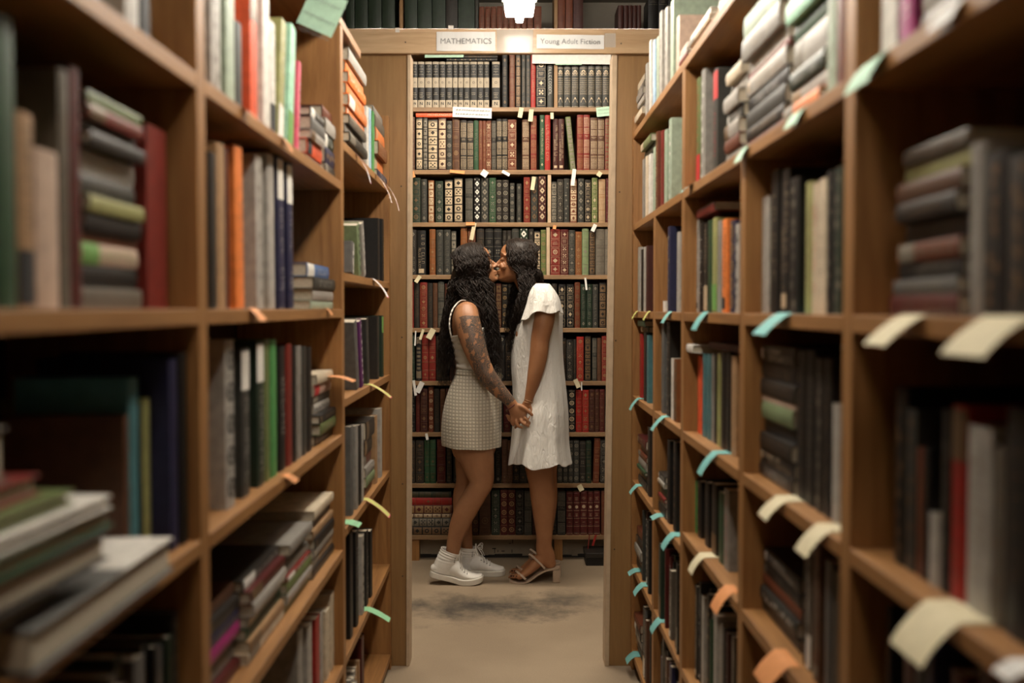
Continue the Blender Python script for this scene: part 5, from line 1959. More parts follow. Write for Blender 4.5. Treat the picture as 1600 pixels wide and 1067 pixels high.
class Head:
    def __init__(self, cpx, cpy, dy, sgn, tilt, sc=0.92):
        self.c = P(cpx, cpy, dy)
        self.f = Vector((sgn*math.cos(tilt), 0, math.sin(tilt)))
        self.u = Vector((-sgn*math.sin(tilt), 0, math.cos(tilt)))
        self.s = Vector((0, 1, 0))
        self.sc = sc

    def at(self, f, u, s=0.0):
        return self.c+(self.f*f+self.u*u+self.s*s)*self.sc

    def skull(self, mb):
        sec = [(-.114, .070, .028, .015), (-.107, .082, .010, .028), (-.095, .088, -.012, .040), (-.08, .088, -.032, .050), (-.066, .088, -.050, .055), (-.045, .089, -.068, .061), (-.02, .087, -.082, .067),
               (0, .084, -.091, .070), (.012, .088, -.094, .072), (.025, .093, -.096, .073), (.05, .092, -.097, .074), (.075, .080, -.090, .069), (.095, .056, -.070, .055), (.108, .026, -.040, .032), (.114, .0, -.012, .010)]
        S_ = catmull(sec, 3)
        seg = 28
        o = len(mb.v)
        for (u, f, b, w) in S_:
            c, L = (f+b)/2, (f-b)/2
            for k in range(seg):
                a = 2*PI*k/seg
                x = c+L*math.cos(a)
                y = w*math.sin(a)*(1-0.16*math.cos(a))
                mb.v.append(tuple(self.at(x, u, y)))
        n = len(S_)
        for i in range(n-1):
            for k in range(seg):
                k2 = (k+1) % seg
                mb.f.append((o+i*seg+k, o+i*seg+k2, o+(i+1)*seg+k2, o+(i+1)*seg+k))
                mb.m.append(0)
        mb.f.append(tuple(o+k for k in range(seg))[::-1])
        mb.m.append(0)
        mb.f.append(tuple(o+(n-1)*seg+k for k in range(seg)))
        mb.m.append(0)

        def chain(rows):
            R = catmull([(*self.at(r[0], r[1], r[2]), r[3]*self.sc, r[4]*self.sc) for r in rows], 4)
            loft3(mb, R, 12)
        chain([(.080, .012, 0, .006, .007), (.092, -.006, 0, .007, .008), (.103, -.022, 0, .008, .009), (.110, -.033, 0, .0085, .011)])   # nose
        for s in (-1, 1):
            chain([(.092, -.034, s*.010, .007, .006), (.100, -.037, s*.010, .006, .006)])                                               # nostril wings
            chain([(.078, -.028, s*.035, .014, .016), (.070, -.040, s*.045, .012, .013)])                                               # cheeks
            chain([(.086, .026, s*.010, .006, .008), (.082, .027, s*.030, .006, .010), (.066, .022, s*.050, .005, .008)])                # brow
            chain([(.078, .002, s*.030, .009, .010), (.077, .001, s*.034, .009, .010)])                                                  # closed lid
            chain([(-.005, .010, s*.070, .010, .004), (-.008, -.010, s*.073, .014, .005), (-.002, -.030, s*.070, .007, .004)])           # ear
        chain([(.090, -.060, -.016, .004, .004), (.0975, -.060, 0, .0055, .006), (.090, -.060, .016, .004, .004)])                        # upper lip
        chain([(.088, -.074, -.014, .004, .004), (.0955, -.074, 0, .006, .006), (.088, -.074, .014, .004, .004)])                         # lower lip
        chain([(.084, -.098, -.008, .011, .010), (.084, -.098, .008, .011, .010)])                                                        # chin

    def brow_and_lash(self, parent, mat):
        mb = MB()
        for s in (-1, 1):
            mb.tube([self.at(.0955, .024, s*.012), self.at(.0965, .031, s*.024), self.at(.090, .034, s*.038), self.at(.074, .028, s*.054)], [.0016, .0026, .0022, .001], 6)
            mb.tube([self.at(.0885, -.003, s*.019), self.at(.0890, -.0075, s*.029), self.at(.0840, -.0055, s*.041), self.at(.077, -.001, s*.046)], [.0008, .0013, .0014, .0008], 5)
        return mb


def remeshed(name, mb, voxel, mats, parent, smooth=5, origin=(0, 0, 0)):
    me = bpy.data.meshes.new('tmp')
    me.from_pydata(mb.v, [], mb.f)
    bm = bmesh.new()
    bm.from_mesh(me)
    bmesh.ops.recalc_face_normals(bm, faces=bm.faces)
    bm.to_mesh(me)
    bm.free()
    o = bpy.data.objects.new('tmp', me)
    COL.objects.link(o)
    r = o.modifiers.new('r', 'REMESH')
    r.mode = 'VOXEL'
    r.voxel_size = voxel
    s = o.modifiers.new('s', 'SMOOTH')
    s.factor = 0.5
    s.iterations = smooth
    dg = bpy.context.evaluated_depsgraph_get()
    ev = o.evaluated_get(dg)
    m2 = bpy.data.meshes.new_from_object(ev)
    m2.name = name
    bpy.data.objects.remove(o, do_unlink=True)
    bpy.data.meshes.remove(me)
    m2.transform(Matrix.Translation(-Vector(origin)))
    m2.materials.clear()
    for m in mats:
        m2.materials.append(m)
    m2.polygons.foreach_set('use_smooth', [True]*len(m2.polygons))
    m2.polygons.foreach_set('material_index', [0]*len(m2.polygons))
    o = bpy.data.objects.new(name, m2)
    COL.objects.link(o)
    o.parent = parent
    return o


def skin_mat(name, c, tattoo=False):
    m, nt, b = nt_new(name)
    N, L = nt.nodes.new, nt.links.new
    tc = N('ShaderNodeTexCoord')
    n = N('ShaderNodeTexNoise')
    n.inputs['Scale'].default_value = 14
    n.inputs['Detail'].default_value = 6
    L(tc.outputs['Object'], n.inputs['Vector'])
    r = N('ShaderNodeValToRGB')
    r.color_ramp.elements[0].position = 0.3
    r.color_ramp.elements[1].position = 0.7
    r.color_ramp.elements[0].color = (c[0]*0.86, c[1]*0.80, c[2]*0.78, 1)
    r.color_ramp.elements[1].color = (c[0]*1.08, c[1]*1.1, c[2]*1.1, 1)
    L(n.outputs['Fac'], r.inputs['Fac'])
    col = r.outputs['Color']
    if tattoo:
        at = N('ShaderNodeAttribute')
        at.attribute_name = 'ink'
        # needle-work: fine contour lines and dense shaded fields
        mp = N('ShaderNodeMapping')
        mp.inputs['Scale'].default_value = (1, 0.35, 1)
        L(tc.outputs['Object'], mp.inputs['Vector'])
        w = N('ShaderNodeTexNoise')
        w.inputs['Scale'].default_value = 19
        w.inputs['Detail'].default_value = 1.5
        w.inputs['Distortion'].default_value = 1.6
        L(mp.outputs['Vector'], w.inputs['Vector'])
        ml = N('ShaderNodeMath')
        ml.operation = 'MULTIPLY'
        ml.inputs[1].default_value = 16
        L(w.outputs['Fac'], ml.inputs[0])
        fr = N('ShaderNodeMath')
        fr.operation = 'SINE'
        ml2 = N('ShaderNodeMath')
        ml2.operation = 'MULTIPLY'
        ml2.inputs[1].default_value = 6.28
        L(ml.outputs[0], ml2.inputs[0])
        L(ml2.outputs[0], fr.inputs[0])
        lr = N('ShaderNodeValToRGB')
        lr.color_ramp.elements[0].position = 0.35
        lr.color_ramp.elements[0].color = (1, 1, 1, 1)
        lr.color_ramp.elements[1].position = 0.75
        lr.color_ramp.elements[1].color = (0.35, 0.35, 0.35, 1)
        L(fr.outputs[0], lr.inputs['Fac'])
        n2 = N('ShaderNodeTexNoise')
        n2.inputs['Scale'].default_value = 26
        n2.inputs['Detail'].default_value = 5
        L(tc.outputs['Object'], n2.inputs['Vector'])
        gp = N('ShaderNodeMath')
        gp.operation = 'ADD'
        L(n2.outputs['Fac'], gp.inputs[0])
        L(at.outputs['Fac'], gp.inputs[1])
        gr = N('ShaderNodeValToRGB')
        gr.color_ramp.elements[0].position = 0.97
        gr.color_ramp.elements[0].color = (0, 0, 0, 1)
        gr.color_ramp.elements[1].position = 1.0
        gr.color_ramp.elements[1].color = (1, 1, 1, 1)
        dv = N('ShaderNodeMath')
        dv.operation = 'MULTIPLY'
        dv.inputs[1].default_value = 0.772
        L(gp.outputs[0], dv.inputs[0])
        L(dv.outputs[0], gr.inputs['Fac'])
        mu = N('ShaderNodeMath')
        mu.operation = 'MULTIPLY'
        L(gr.outputs['Color'], mu.inputs[0])
        L(lr.outputs['Color'], mu.inputs[1])
        mx = N('ShaderNodeMixRGB')
        L(mu.outputs[0], mx.inputs['Fac'])
        L(col, mx.inputs[1])
        mx.inputs[2].default_value = (0.060, 0.050, 0.042, 1)
        col = mx.outputs['Color']
    L(col, b.inputs['Base Color'])
    b.inputs['Roughness'].default_value = 0.48
    b.inputs['Subsurface Weight'].default_value = 0.06
    b.inputs['Subsurface Radius'].default_value = (0.01, 0.004, 0.002)
    n3 = N('ShaderNodeTexNoise')
    n3.inputs['Scale'].default_value = 160
    L(tc.outputs['Object'], n3.inputs['Vector'])
    bp = N('ShaderNodeBump')
    bp.inputs['Strength'].default_value = 0.12
    bp.inputs['Distance'].default_value = 0.001
    L(n3.outputs['Fac'], bp.inputs['Height'])
    L(bp.outputs['Normal'], b.inputs['Normal'])
    return m


def cloth_mat(name, col, kind='linen'):
    m, nt, b = nt_new(name)
    N, L = nt.nodes.new, nt.links.new
    tc = N('ShaderNodeTexCoord')
    b.inputs['Roughness'].default_value = 0.85
    b.inputs['Specular IOR Level'].default_value = 0.2
    b.inputs['Sheen Weight'].default_value = 0.1
    n = N('ShaderNodeTexNoise')
    n.inputs['Detail'].default_value = 7
    bp = N('ShaderNodeBump')
    if kind == 'check':
        w1 = N('ShaderNodeTexWave')
        w1.bands_direction = 'Z'
        w1.inputs['Scale'].default_value = 20
        w1.inputs['Distortion'].default_value = 1.2
        w1.inputs['Detail'].default_value = 2
        w2 = N('ShaderNodeTexWave')
        w2.bands_direction = 'X'
        w2.inputs['Scale'].default_value = 20
        w2.inputs['Distortion'].default_value = 1.2
        w2.inputs['Detail'].default_value = 2
        L(tc.outputs['Object'], w1.inputs['Vector'])
        L(tc.outputs['Object'], w2.inputs['Vector'])
        mm = N('ShaderNodeMath')
        mm.operation = 'MINIMUM'
        L(w1.outputs['Fac'], mm.inputs[0])
        L(w2.outputs['Fac'], mm.inputs[1])
        r = N('ShaderNodeValToRGB')
        r.color_ramp.elements[0].position = 0.0
        r.color_ramp.elements[0].color = tuple(c*0.60 for c in col)+(1,)
        r.color_ramp.elements[1].position = 0.45
        r.color_ramp.elements[1].color = col+(1,)
        L(mm.outputs[0], r.inputs['Fac'])
        L(r.outputs['Color'], b.inputs['Base Color'])
        L(mm.outputs[0], bp.inputs['Height'])
        bp.inputs['Strength'].default_value = 0.6
        bp.inputs['Distance'].default_value = 0.0015
    elif kind == 'rib':
        b.inputs['Base Color'].default_value = col+(1,)
        w1 = N('ShaderNodeTexWave')
        w1.bands_direction = 'Z'
        w1.inputs['Scale'].default_value = 13
        w1.inputs['Distortion'].default_value = 5.5
        w1.inputs['Detail'].default_value = 3
        w1.inputs['Detail Scale'].default_value = 0.8
        L(tc.outputs['Object'], w1.inputs['Vector'])
        L(w1.outputs['Fac'], bp.inputs['Height'])
        bp.inputs['Strength'].default_value = 0.6
        bp.inputs['Distance'].default_value = 0.004
    else:
        b.inputs['Base Color'].default_value = col+(1,)
        mp = N('ShaderNodeMapping')
        mp.inputs['Scale'].default_value = (26, 26, 9)
        L(tc.outputs['Object'], mp.inputs['Vector'])
        L(mp.outputs['Vector'], n.inputs['Vector'])
        n.inputs['Scale'].default_value = 2.2
        n.inputs['Distortion'].default_value = 1.2
        L(n.outputs['Fac'], bp.inputs['Height'])
        bp.inputs['Strength'].default_value = 0.8
        bp.inputs['Distance'].default_value = 0.008
    L(bp.outputs['Normal'], b.inputs['Normal'])
    return m


skin_l = skin_mat('skin_tattooed_arm', (0.35, 0.165, 0.078), True)
skin_r = skin_mat('skin_tan', (0.35, 0.158, 0.070))
hair_m = plain('dark_hair', (0.015, 0.009, 0.006), 0.5, 0.5, 40, spec=0.3)
lip_m = skin_mat('lips', (0.42, 0.14, 0.09))
dress_m = cloth_mat('white_crinkled_cotton', (0.74, 0.72, 0.67))
tank_m = cloth_mat('white_stretch_cotton', (0.70, 0.67, 0.61), 'rib')
skirt_m = cloth_mat('beige_checked_weave', (0.60, 0.54, 0.43), 'check')
canvas_m = plain('white_canvas', (0.74, 0.71, 0.65), 0.8, 0.06, 40, 0.3, bscale=300)
rubber_m = plain('cream_rubber', (0.66, 0.62, 0.54), 0.55, 0.05, 40)
eyelet_m = plain('eyelet_dark', (0.06, 0.05, 0.045), 0.5, 0.1, 40)
sandal_m = plain('beige_leather', (0.42, 0.31, 0.22), 0.5, 0.08, 60)
nail_m = plain('dark_nail_polish', (0.03, 0.012, 0.012), 0.25, 0.1, 60)
cord_m = plain('bracelet_cord', (0.10, 0.02, 0.02), 0.6, 0.2, 60)
bead_m = plain('bracelet_gold', (0.35, 0.20, 0.10), 0.4, 0.2, 60, metal=0.3)


def cloth_tube(levels, seg, folds, hem=None, top=None, n=6, seed_=1, dyc=0.0):
    """levels: (py, px_left, px_right, half depth m [, dy]); folds(t, phi) -> outward shift in m"""
    L = catmull([(l[0], l[1], l[2], l[3], (l[4] if len(l) > 4 else dyc)) for l in levels], n)
    mb = MB()
    N = len(L)
    for i, (py, a, b, d, dy) in enumerate(L):
        t = i/(N-1)
        for k in range(seg):
            ph = 2*PI*k/seg
            s = PXM(dy)
            c = P((a+b)/2, py, dy)
            rx = (b-a)/2*s
            off = folds(t, ph)
            z = c.z
            if hem and t > 0.72:
                z += hem(ph)*((t-0.72)/0.28)**2
            if top and t < 0.4:
                z += top(ph)*(1-t/0.4)**1.3
            mb.v.append((c.x+(rx+off)*math.cos(ph), YW+dy+(d+off)*math.sin(ph), z))
    for i in range(N-1):
        for k in range(seg):
            k2 = (k+1) % seg
            mb.f.append((i*seg+k, (i+1)*seg+k, (i+1)*seg+k2, i*seg+k2))
            mb.m.append(0)
    return mb


def garment(name, mb, mat, parent, thick=0.0022):
    o = mb.build(name, mat, parent, smooth=True, origin=tuple((parent.parent or parent).location))
    o.location = (0, 0, 0)
    s = o.modifiers.new('solid', 'SOLIDIFY')
    s.thickness = thick
    s.offset = 1
    return o


def child_of(o, parent):
    o.parent = parent
    return o


# ---- strands
def strands(mb, paths, R, r0=0.0013, amp=0.005, wl=0.055, seg=3):
    for path in paths:
        pts = catmull(path, 6)
        # arc length
        L = 0
        ph1 = path[-1][0]*95+path[-1][2]*6+R.uniform(-.7, .7)
        ph2 = path[-1][1]*60+R.uniform(-.9, .9)
        a1 = amp*R.uniform(0.7, 1.25)
        w1 = wl*R.uniform(0.92, 1.08)
        out = []
        rs = []
        n = len(pts)
        for i, p in enumerate(pts):
            if i:
                L += float(np.linalg.norm(pts[i]-pts[i-1]))
            g = min(1.0, L/0.15)**1.2
            out.append((p[0]+a1*g*math.sin(6.28*L/w1+ph1), p[1]+a1*g*math.sin(6.28*L/w1+ph2), p[2]+a1*0.3*g*math.cos(6.28*L/w1+ph1)))
            rs.append(r0*(1.0-0.75*(i/(n-1))**2))
        mb.tube(out, rs, seg, cap=False)


def scalp_paths(H, R, n, targets, side_bias=0.0):
    """paths that start on the crown of head H, follow the skull and then fall through the target columns"""
    paths = []
    for _ in range(n):
        tg = R.choice(targets)
        # parting near the middle; each lock leaves the parting sideways
        side = tg['side'] if tg.get('side') else R.choice((-1, 1))
        u0 = R.uniform(-0.085, 0.078)          # position along the parting, front to back
        f0 = u0
        top = 0.112-0.9*(f0*f0)/0.09*0.5
        top += 0.010
        p = [H.at(f0, top, side*0.002)]
        back = tg['back']
        ang = R.uniform(0.0, 1.0)
        fm = f0*(0.9)-0.035*back+R.uniform(-0.01, 0.01)
        p.append(H.at((f0+fm)/2, top-0.004, side*0.026))
        fm = max(fm, -0.078)
        p.append(H.at(fm, top-0.026-0.02*(fm < -.06), side*0.056))
        fm2 = max(fm-0.03*back, -0.084)+R.uniform(-0.010, 0.010)
        wq = math.sqrt(max(0.15, 1-(fm2/0.108)**2))
        p.append(H.at(fm2, 0.045, side*(0.081*wq+R.uniform(0, 0.008))))
        p.append(H.at(max(fm2-0.018*back, -0.092), -0.02, side*(0.088*wq+R.uniform(0, 0.010))))
        rows = [[*q] for q in p]
        lat = R.uniform(-1, 1)
        dep = R.uniform(-1, 1)
        stop = R.uniform(0.72, 1.0)
        T = tg['rows']
        m = max(2, int(round(len(T)*stop)))
        for (px, py, dy, wpx, wd) in T[:m]:
            q = P(px+wpx*lat, py+R.uniform(-3, 3), dy+wd*dep)
            rows.append([*q])
        paths.append(rows)
    return paths


# ================= the woman in the checked skirt =================
wl_root = empty('person', (P(735, 905, 0).x, YW, 0.0))
O1 = tuple(wl_root.location)
HL = Head(741.5, 415.5, -0.012, 1, math.radians(18), 0.92)
mb = MB()
HL.skull(mb)
limb(mb, [(740, 428, -.005, 15, .050), (735, 447, 0, 14.5, .050), (733, 462, 0, 17, .062), (735, 474, 0, 24, .10)])
limb(mb, [(733, 470, 0, 17, .090), (734, 483, 0, 27, .150), (736, 500, 0, 32, .160), (738, 520, 0, 32.5, .145), (740, 545, 0, 29, .125), (746, 570, 0, 29.5, .118), (747, 590, 0, 32, .135),
          (741, 615, 0, 37, .160), (737, 645, 0, 41, .172), (738, 675, 0, 40, .168), (740, 695, 0, 36, .155)])
limb(mb, [(760, 505, .06, 11, .05), (762, 518, .06, 10, .05)])
limb(mb, [(760, 505, -.06, 11, .05), (762, 518, -.06, 10, .05)])
# near (right) arm with the tattoo, shoulder to wrist
ARM = [(729, 487, -.135, 18, .050), (730, 500, -.165, 19.5, .048), (735, 522, -.180, 20, .046), (743, 547, -.190, 18, .042), (753, 572, -.190, 15.5, .038), (763, 590, -.190, 14.5, .036), (777, 607, -.185, 12.5, .031),
       (791, 621, -.182, 9.8, .025), (800, 631.5, -.180, 8.6, .021)]
limb(mb, ARM, 8)
limb(mb, [(798, 629, -.18, 8.4, .020), (803, 637, -.181, 9.6, .017), (808, 645, -.181, 12.0, .014), (812, 651, -.180, 12.2, .012)], 5)
for ch in ([(812, 634, -.186, 4.4, .012), (819, 637.5, -.190, 3.6, .010), (826, 643, -.190, 3.1, .0092), (831.3, 648.5, -.186, 2.7, .008)],
           [(800.5, 650, -.182, 3.4, .010), (799.5, 656, -.184, 2.8, .0085), (800, 661, -.180, 2.6, .008), (802.6, 664.6, -.172, 2.2, .007)],
           [(806.5, 654, -.182, 3.5, .010), (806.5, 660, -.186, 2.9, .0088), (809.5, 665.5, -.184, 2.7, .0085), (815.4, 668, -.176, 2.3, .0075)],
           [(813, 654, -.182, 3.5, .010), (815, 658.5, -.188, 3.0, .009), (819.5, 662.5, -.188, 2.7, .0085), (825.6, 665.6, -.180, 2.3, .0075)],
           [(819, 650, -.182, 3.4, .010), (822, 654.5, -.188, 2.9, .009), (825, 658.0, -.186, 2.6, .008), (827.6, 661, -.178, 2.2, .007)]):
    limb(mb, ch, 5, 12)
# far arm, hanging on the other side of her body
limb(mb, [(733, 484, .14, 16, .045), (738, 505, .17, 15, .045), (744, 545, .175, 14, .040), (750, 580, .17, 11, .034), (755, 615, .165, 9, .025), (758, 640, .16, 7.5, .018)])
limb(mb, [(758, 640, .16, 8, .014), (760, 654, .16, 10, .013), (761, 662, .16, 9, .011)])
for k, (dx, ln) in enumerate(((-7, 20), (-2.5, 24), (2.5, 25), (7, 22))):
    limb(mb, [(761+dx*.8, 660, .16, 2.9, .009), (762+dx, 660+ln*.5, .158, 2.6, .008), (765+dx, 660+ln, .150, 2.2, .007)], 4, 10)
limb(mb, [(765, 646, .150, 3.2, .010), (771, 656, .145, 2.8, .009), (773, 666, .142, 2.4, .0075)], 4, 10)
# legs
limb(mb, [(738, 668, -.075, 35, .082), (742, 700, -.078, 30.5, .080), (748, 728, -.080, 24.5, .066), (752, 752, -.082, 19.5, .056), (744, 770, -.080, 17.5, .054), (730, 793, -.078, 18, .053), (719, 817, -.075, 15.8, .046),
          (711, 842, -.072, 12.2, .036), (708.0, 860, -.070, 11.0, .031), (708.5, 872, -.070, 8.5, .026)], 7)
limb(mb, [(737, 668, .075, 33, .080), (736, 700, .078, 27, .076), (731, 728, .080, 20, .062), (729, 752, .082, 16.5, .054), (724, 773, .085, 16, .052), (723, 796, .087, 15, .049), (726, 822, .087, 12, .040),
          (729, 847, .087, 9.4, .032), (730, 864, .087, 9.4, .032), (730, 875, .087, 9, .030)], 7)
body = remeshed('body', mb, 0.0042, [skin_l, lip_m], wl_root, 4, O1)
me = body.data
# ink attribute: the sleeve tattoo follows the near arm
av = np.array([P(r[0], r[1], r[2]) for r in catmull([(a[0], a[1], a[2]) for a in ARM], 8)])
ar = catmull([(a[3],) for a in ARM], 8)[:, 0]
co = np.empty(len(me.vertices)*3)
me.vertices.foreach_get('co', co)
co = co.reshape(-1, 3)+np.array(O1)
ink = np.zeros(len(co))
near = np.where((co[:, 1] < YW-0.115) & (co[:, 2] > 0.80) & (co[:, 2] < 1.32))[0]
for i in near:
    d = np.linalg.norm(av-co[i], axis=1)
    k = int(d.argmin())
    s = k/(len(av)-1)
    if d[k] < ar[k]*PXM(0)*1.6+0.012:
        # starts below the shoulder with a straight upper edge, ends in a rounded field above the wrist
        pxx = (co[i][0]/co[i][1])*F+797
        pyy = 483-(co[i][2]-1.3)/co[i][1]*F
        v = 0.0
        edge = 493+max(0, (722-pxx))*0.5
        if pyy > edge and s < 0.955:
            v = 0.93
            if pxx < 716.5+(pyy-493)*0.28:
                v = 0.70
            # thinner work along the front of the arm
            if s > 0.15:
                v -= 0.14*max(0.0, math.sin(s*17.0+pxx*0.35))
            if s > 0.86:
                v = 0.95
        ink[i] = v
at = me.attributes.new('ink', 'FLOAT', 'POINT')
at.data.foreach_set('value', ink.astype(np.float32))
mb = HL.brow_and_lash(None, hair_m)
b = mb.build('eyebrows', hair_m, wl_root, smooth=True, origin=O1)
b.location = (0, 0, 0)

# tank top
R_ = random.Random(5)


def tank_fold(t, ph):
    return 0.003+0.0024*math.sin(t*44+1.3*math.sin(ph*2))*(0.3+t)


mb = cloth_tube([(512, 704, 774, .156), (526, 705, 774.5, .146), (545, 709.3, 773, .128), (562, 713, 774, .122), (580, 715.5, 780, .126)], 64, tank_fold,
                top=lambda ph: -0.040*(0.5-0.5*math.cos(ph)) + 0.03*max(0, math.cos(ph)), n=12)
garment('tank_top', mb, tank_m, wl_root)
mb = MB()
for s, dy in ((-1, -.115), (1, .09)):
    pts = [P(705.5, 528, dy*1.15), P(702.5, 512, dy*1.25), P(702.8, 498, dy*1.25), P(706.5, 485, dy*1.2), P(713, 475.5, dy*1.05), P(721, 469.5, dy), P(730, 470, dy), P(740, 474, dy), P(750, 483, dy*.9), P(760, 496, dy*.85)]
    R2 = catmull([[*p] for p in pts], 5)
    mb.tube([tuple(r) for r in R2], 0.0036, 8)
o = mb.build('shoulder_straps', tank_m, wl_root, smooth=True, origin=O1)
o.location = (0, 0, 0)
# skirt


def skirt_fold(t, ph):
    return 0.004+0.0016*math.sin(ph*9+3*t)*t+0.0012*math.sin(ph*23)*(1-t)**2


mb = cloth_tube([(577, 715.5, 781, .128), (584, 714, 781.5, .133), (600, 706.5, 781.5, .152), (620, 699, 781.5, .168), (642, 694, 781.5, .178), (660, 692, 781.5, .181), (680, 691.6, 781.5, .180), (695, 692.5, 781, .178)],
                96, skirt_fold, hem=lambda ph: -0.004*math.cos(ph)+0.0015*math.sin(7*ph), n=8)
garment('skirt', mb, skirt_m, wl_root)
mb = cloth_tube([(576.5, 715.2, 781.3, .1285), (584.5, 713.8, 781.8, .1335)], 96, lambda t, ph: 0.0062+0.0006*math.sin(ph*40), n=4)
garment('waistband', mb, skirt_m, wl_root, 0.002)
# cord bracelet
mb = MB()
c = P(799.3, 635, -.181)
ax = Vector((0.62, 0, -0.78))
nn = Vector((0.78, 0, 0.62))
ring = [c+nn*(9.3*PXM(-.18)*math.cos(2*PI*k/20))+Vector((0, 1, 0))*(0.0205*math.sin(2*PI*k/20)) for k in range(21)]
mb.tube(ring, 0.0020, 6, cap=False)
o = mb.build('cord_bracelet', cord_m, wl_root, smooth=True, origin=O1)
o.location = (0, 0, 0)
o['label'] = 'thin dark red cord bracelet'

# hair: an inner mass and several hundred loose waved locks
R_ = random.Random(21)


def hair_mass(H, extra):
    mb = MB()
    sec = [(-.055, .020, -.098, .078), (-.03, .045, -.102, .084), (0, .062, -.104, .086), (.03, .078, -.106, .086), (.06, .082, -.102, .082), (.085, .068, -.086, .070), (.105, .045, -.062, .052), (.119, .012, -.025, .02)]
    S_ = catmull(sec, 3)
    seg = 24
    o = len(mb.v)
    for (u, f, b, w) in S_:
        c, L = (f+b)/2, (f-b)/2
        for k in range(seg):
            a = 2*PI*k/seg
            mb.v.append(tuple(H.at(c+L*math.cos(a), u, w*math.sin(a))))
    n = len(S_)
    for i in range(n-1):
        for k in range(seg):
            k2 = (k+1) % seg
            mb.f.append((o+i*seg+k, o+i*seg+k2, o+(i+1)*seg+k2, o+(i+1)*seg+k))
            mb.m.append(0)
    mb.f.append(tuple(o+k for k in range(seg))[::-1])
    mb.m.append(0)
    mb.f.append(tuple(o+(n-1)*seg+k for k in range(seg)))
    mb.m.append(0)
    for rows in extra:
        limb(mb, rows, 5, 16)
    return mb


BACK = [(716, 440, 0, 12, .085), (710, 462, .01, 11, .09), (704, 485, .02, 10, .10), (699, 515, .03, 10, .10), (697, 545, .03, 12, .10), (697, 575, .03, 13, .10), (698, 603, .03, 13, .09)]
FRONT = [(750, 440, -.05, 16, .06), (757, 462, -.06, 13, .07), (763, 485, -.07, 12, .08), (767, 510, -.08, 11, .07), (771, 535, -.09, 11, .06), (774, 560, -.10, 11, .05), (776, 584, -.11, 11, .04)]
MID = [(728, 440, -.075, 14, .02), (733, 456, -.095, 16, .02), (742, 470, -.105, 12, .02), (753, 488, -.11, 8, .03), (762, 512, -.11, 8, .03), (768, 535, -.11, 8, .03), (772, 560, -.12, 10, .03)]
mass = hair_mass(HL, [
    [(722, 430, .01, 17, .075), (714, 452, .02, 13, .085), (706, 480, .04, 7, .085), (700, 515, .05, 6.5, .08), (698, 550, .05, 7, .07), (698, 585, .05, 5, .05)],
    [(748, 430, 0, 14, .072), (754, 455, 0, 12, .085), (761, 485, -.03, 11, .08), (766, 515, -.05, 9, .06), (771, 545, -.07, 7, .04), (774, 565, -.08, 4, .02)],
    [(730, 425, -.055, 20, .03), (733, 445, -.062, 20, .03), (740, 460, -.075, 13, .03)]])
hair = remeshed('hair', mass, 0.006, [hair_m], wl_root, 6, O1)
mb = MB()
T1 = [dict(rows=BACK, back=1.0), dict(rows=BACK, back=1.3), dict(rows=MID, back=0.2, side=-1), dict(rows=FRONT, back=-0.1), dict(rows=FRONT, back=0.1, side=-1)]
paths = scalp_paths(HL, R_, 1200, T1)
strands(mb, paths, R_, 0.0018, 0.0085, 0.068, 4)
lk = mb.build('wavy_locks', hair_m, hair, smooth=True, origin=O1)
lk.location = (0, 0, 0)


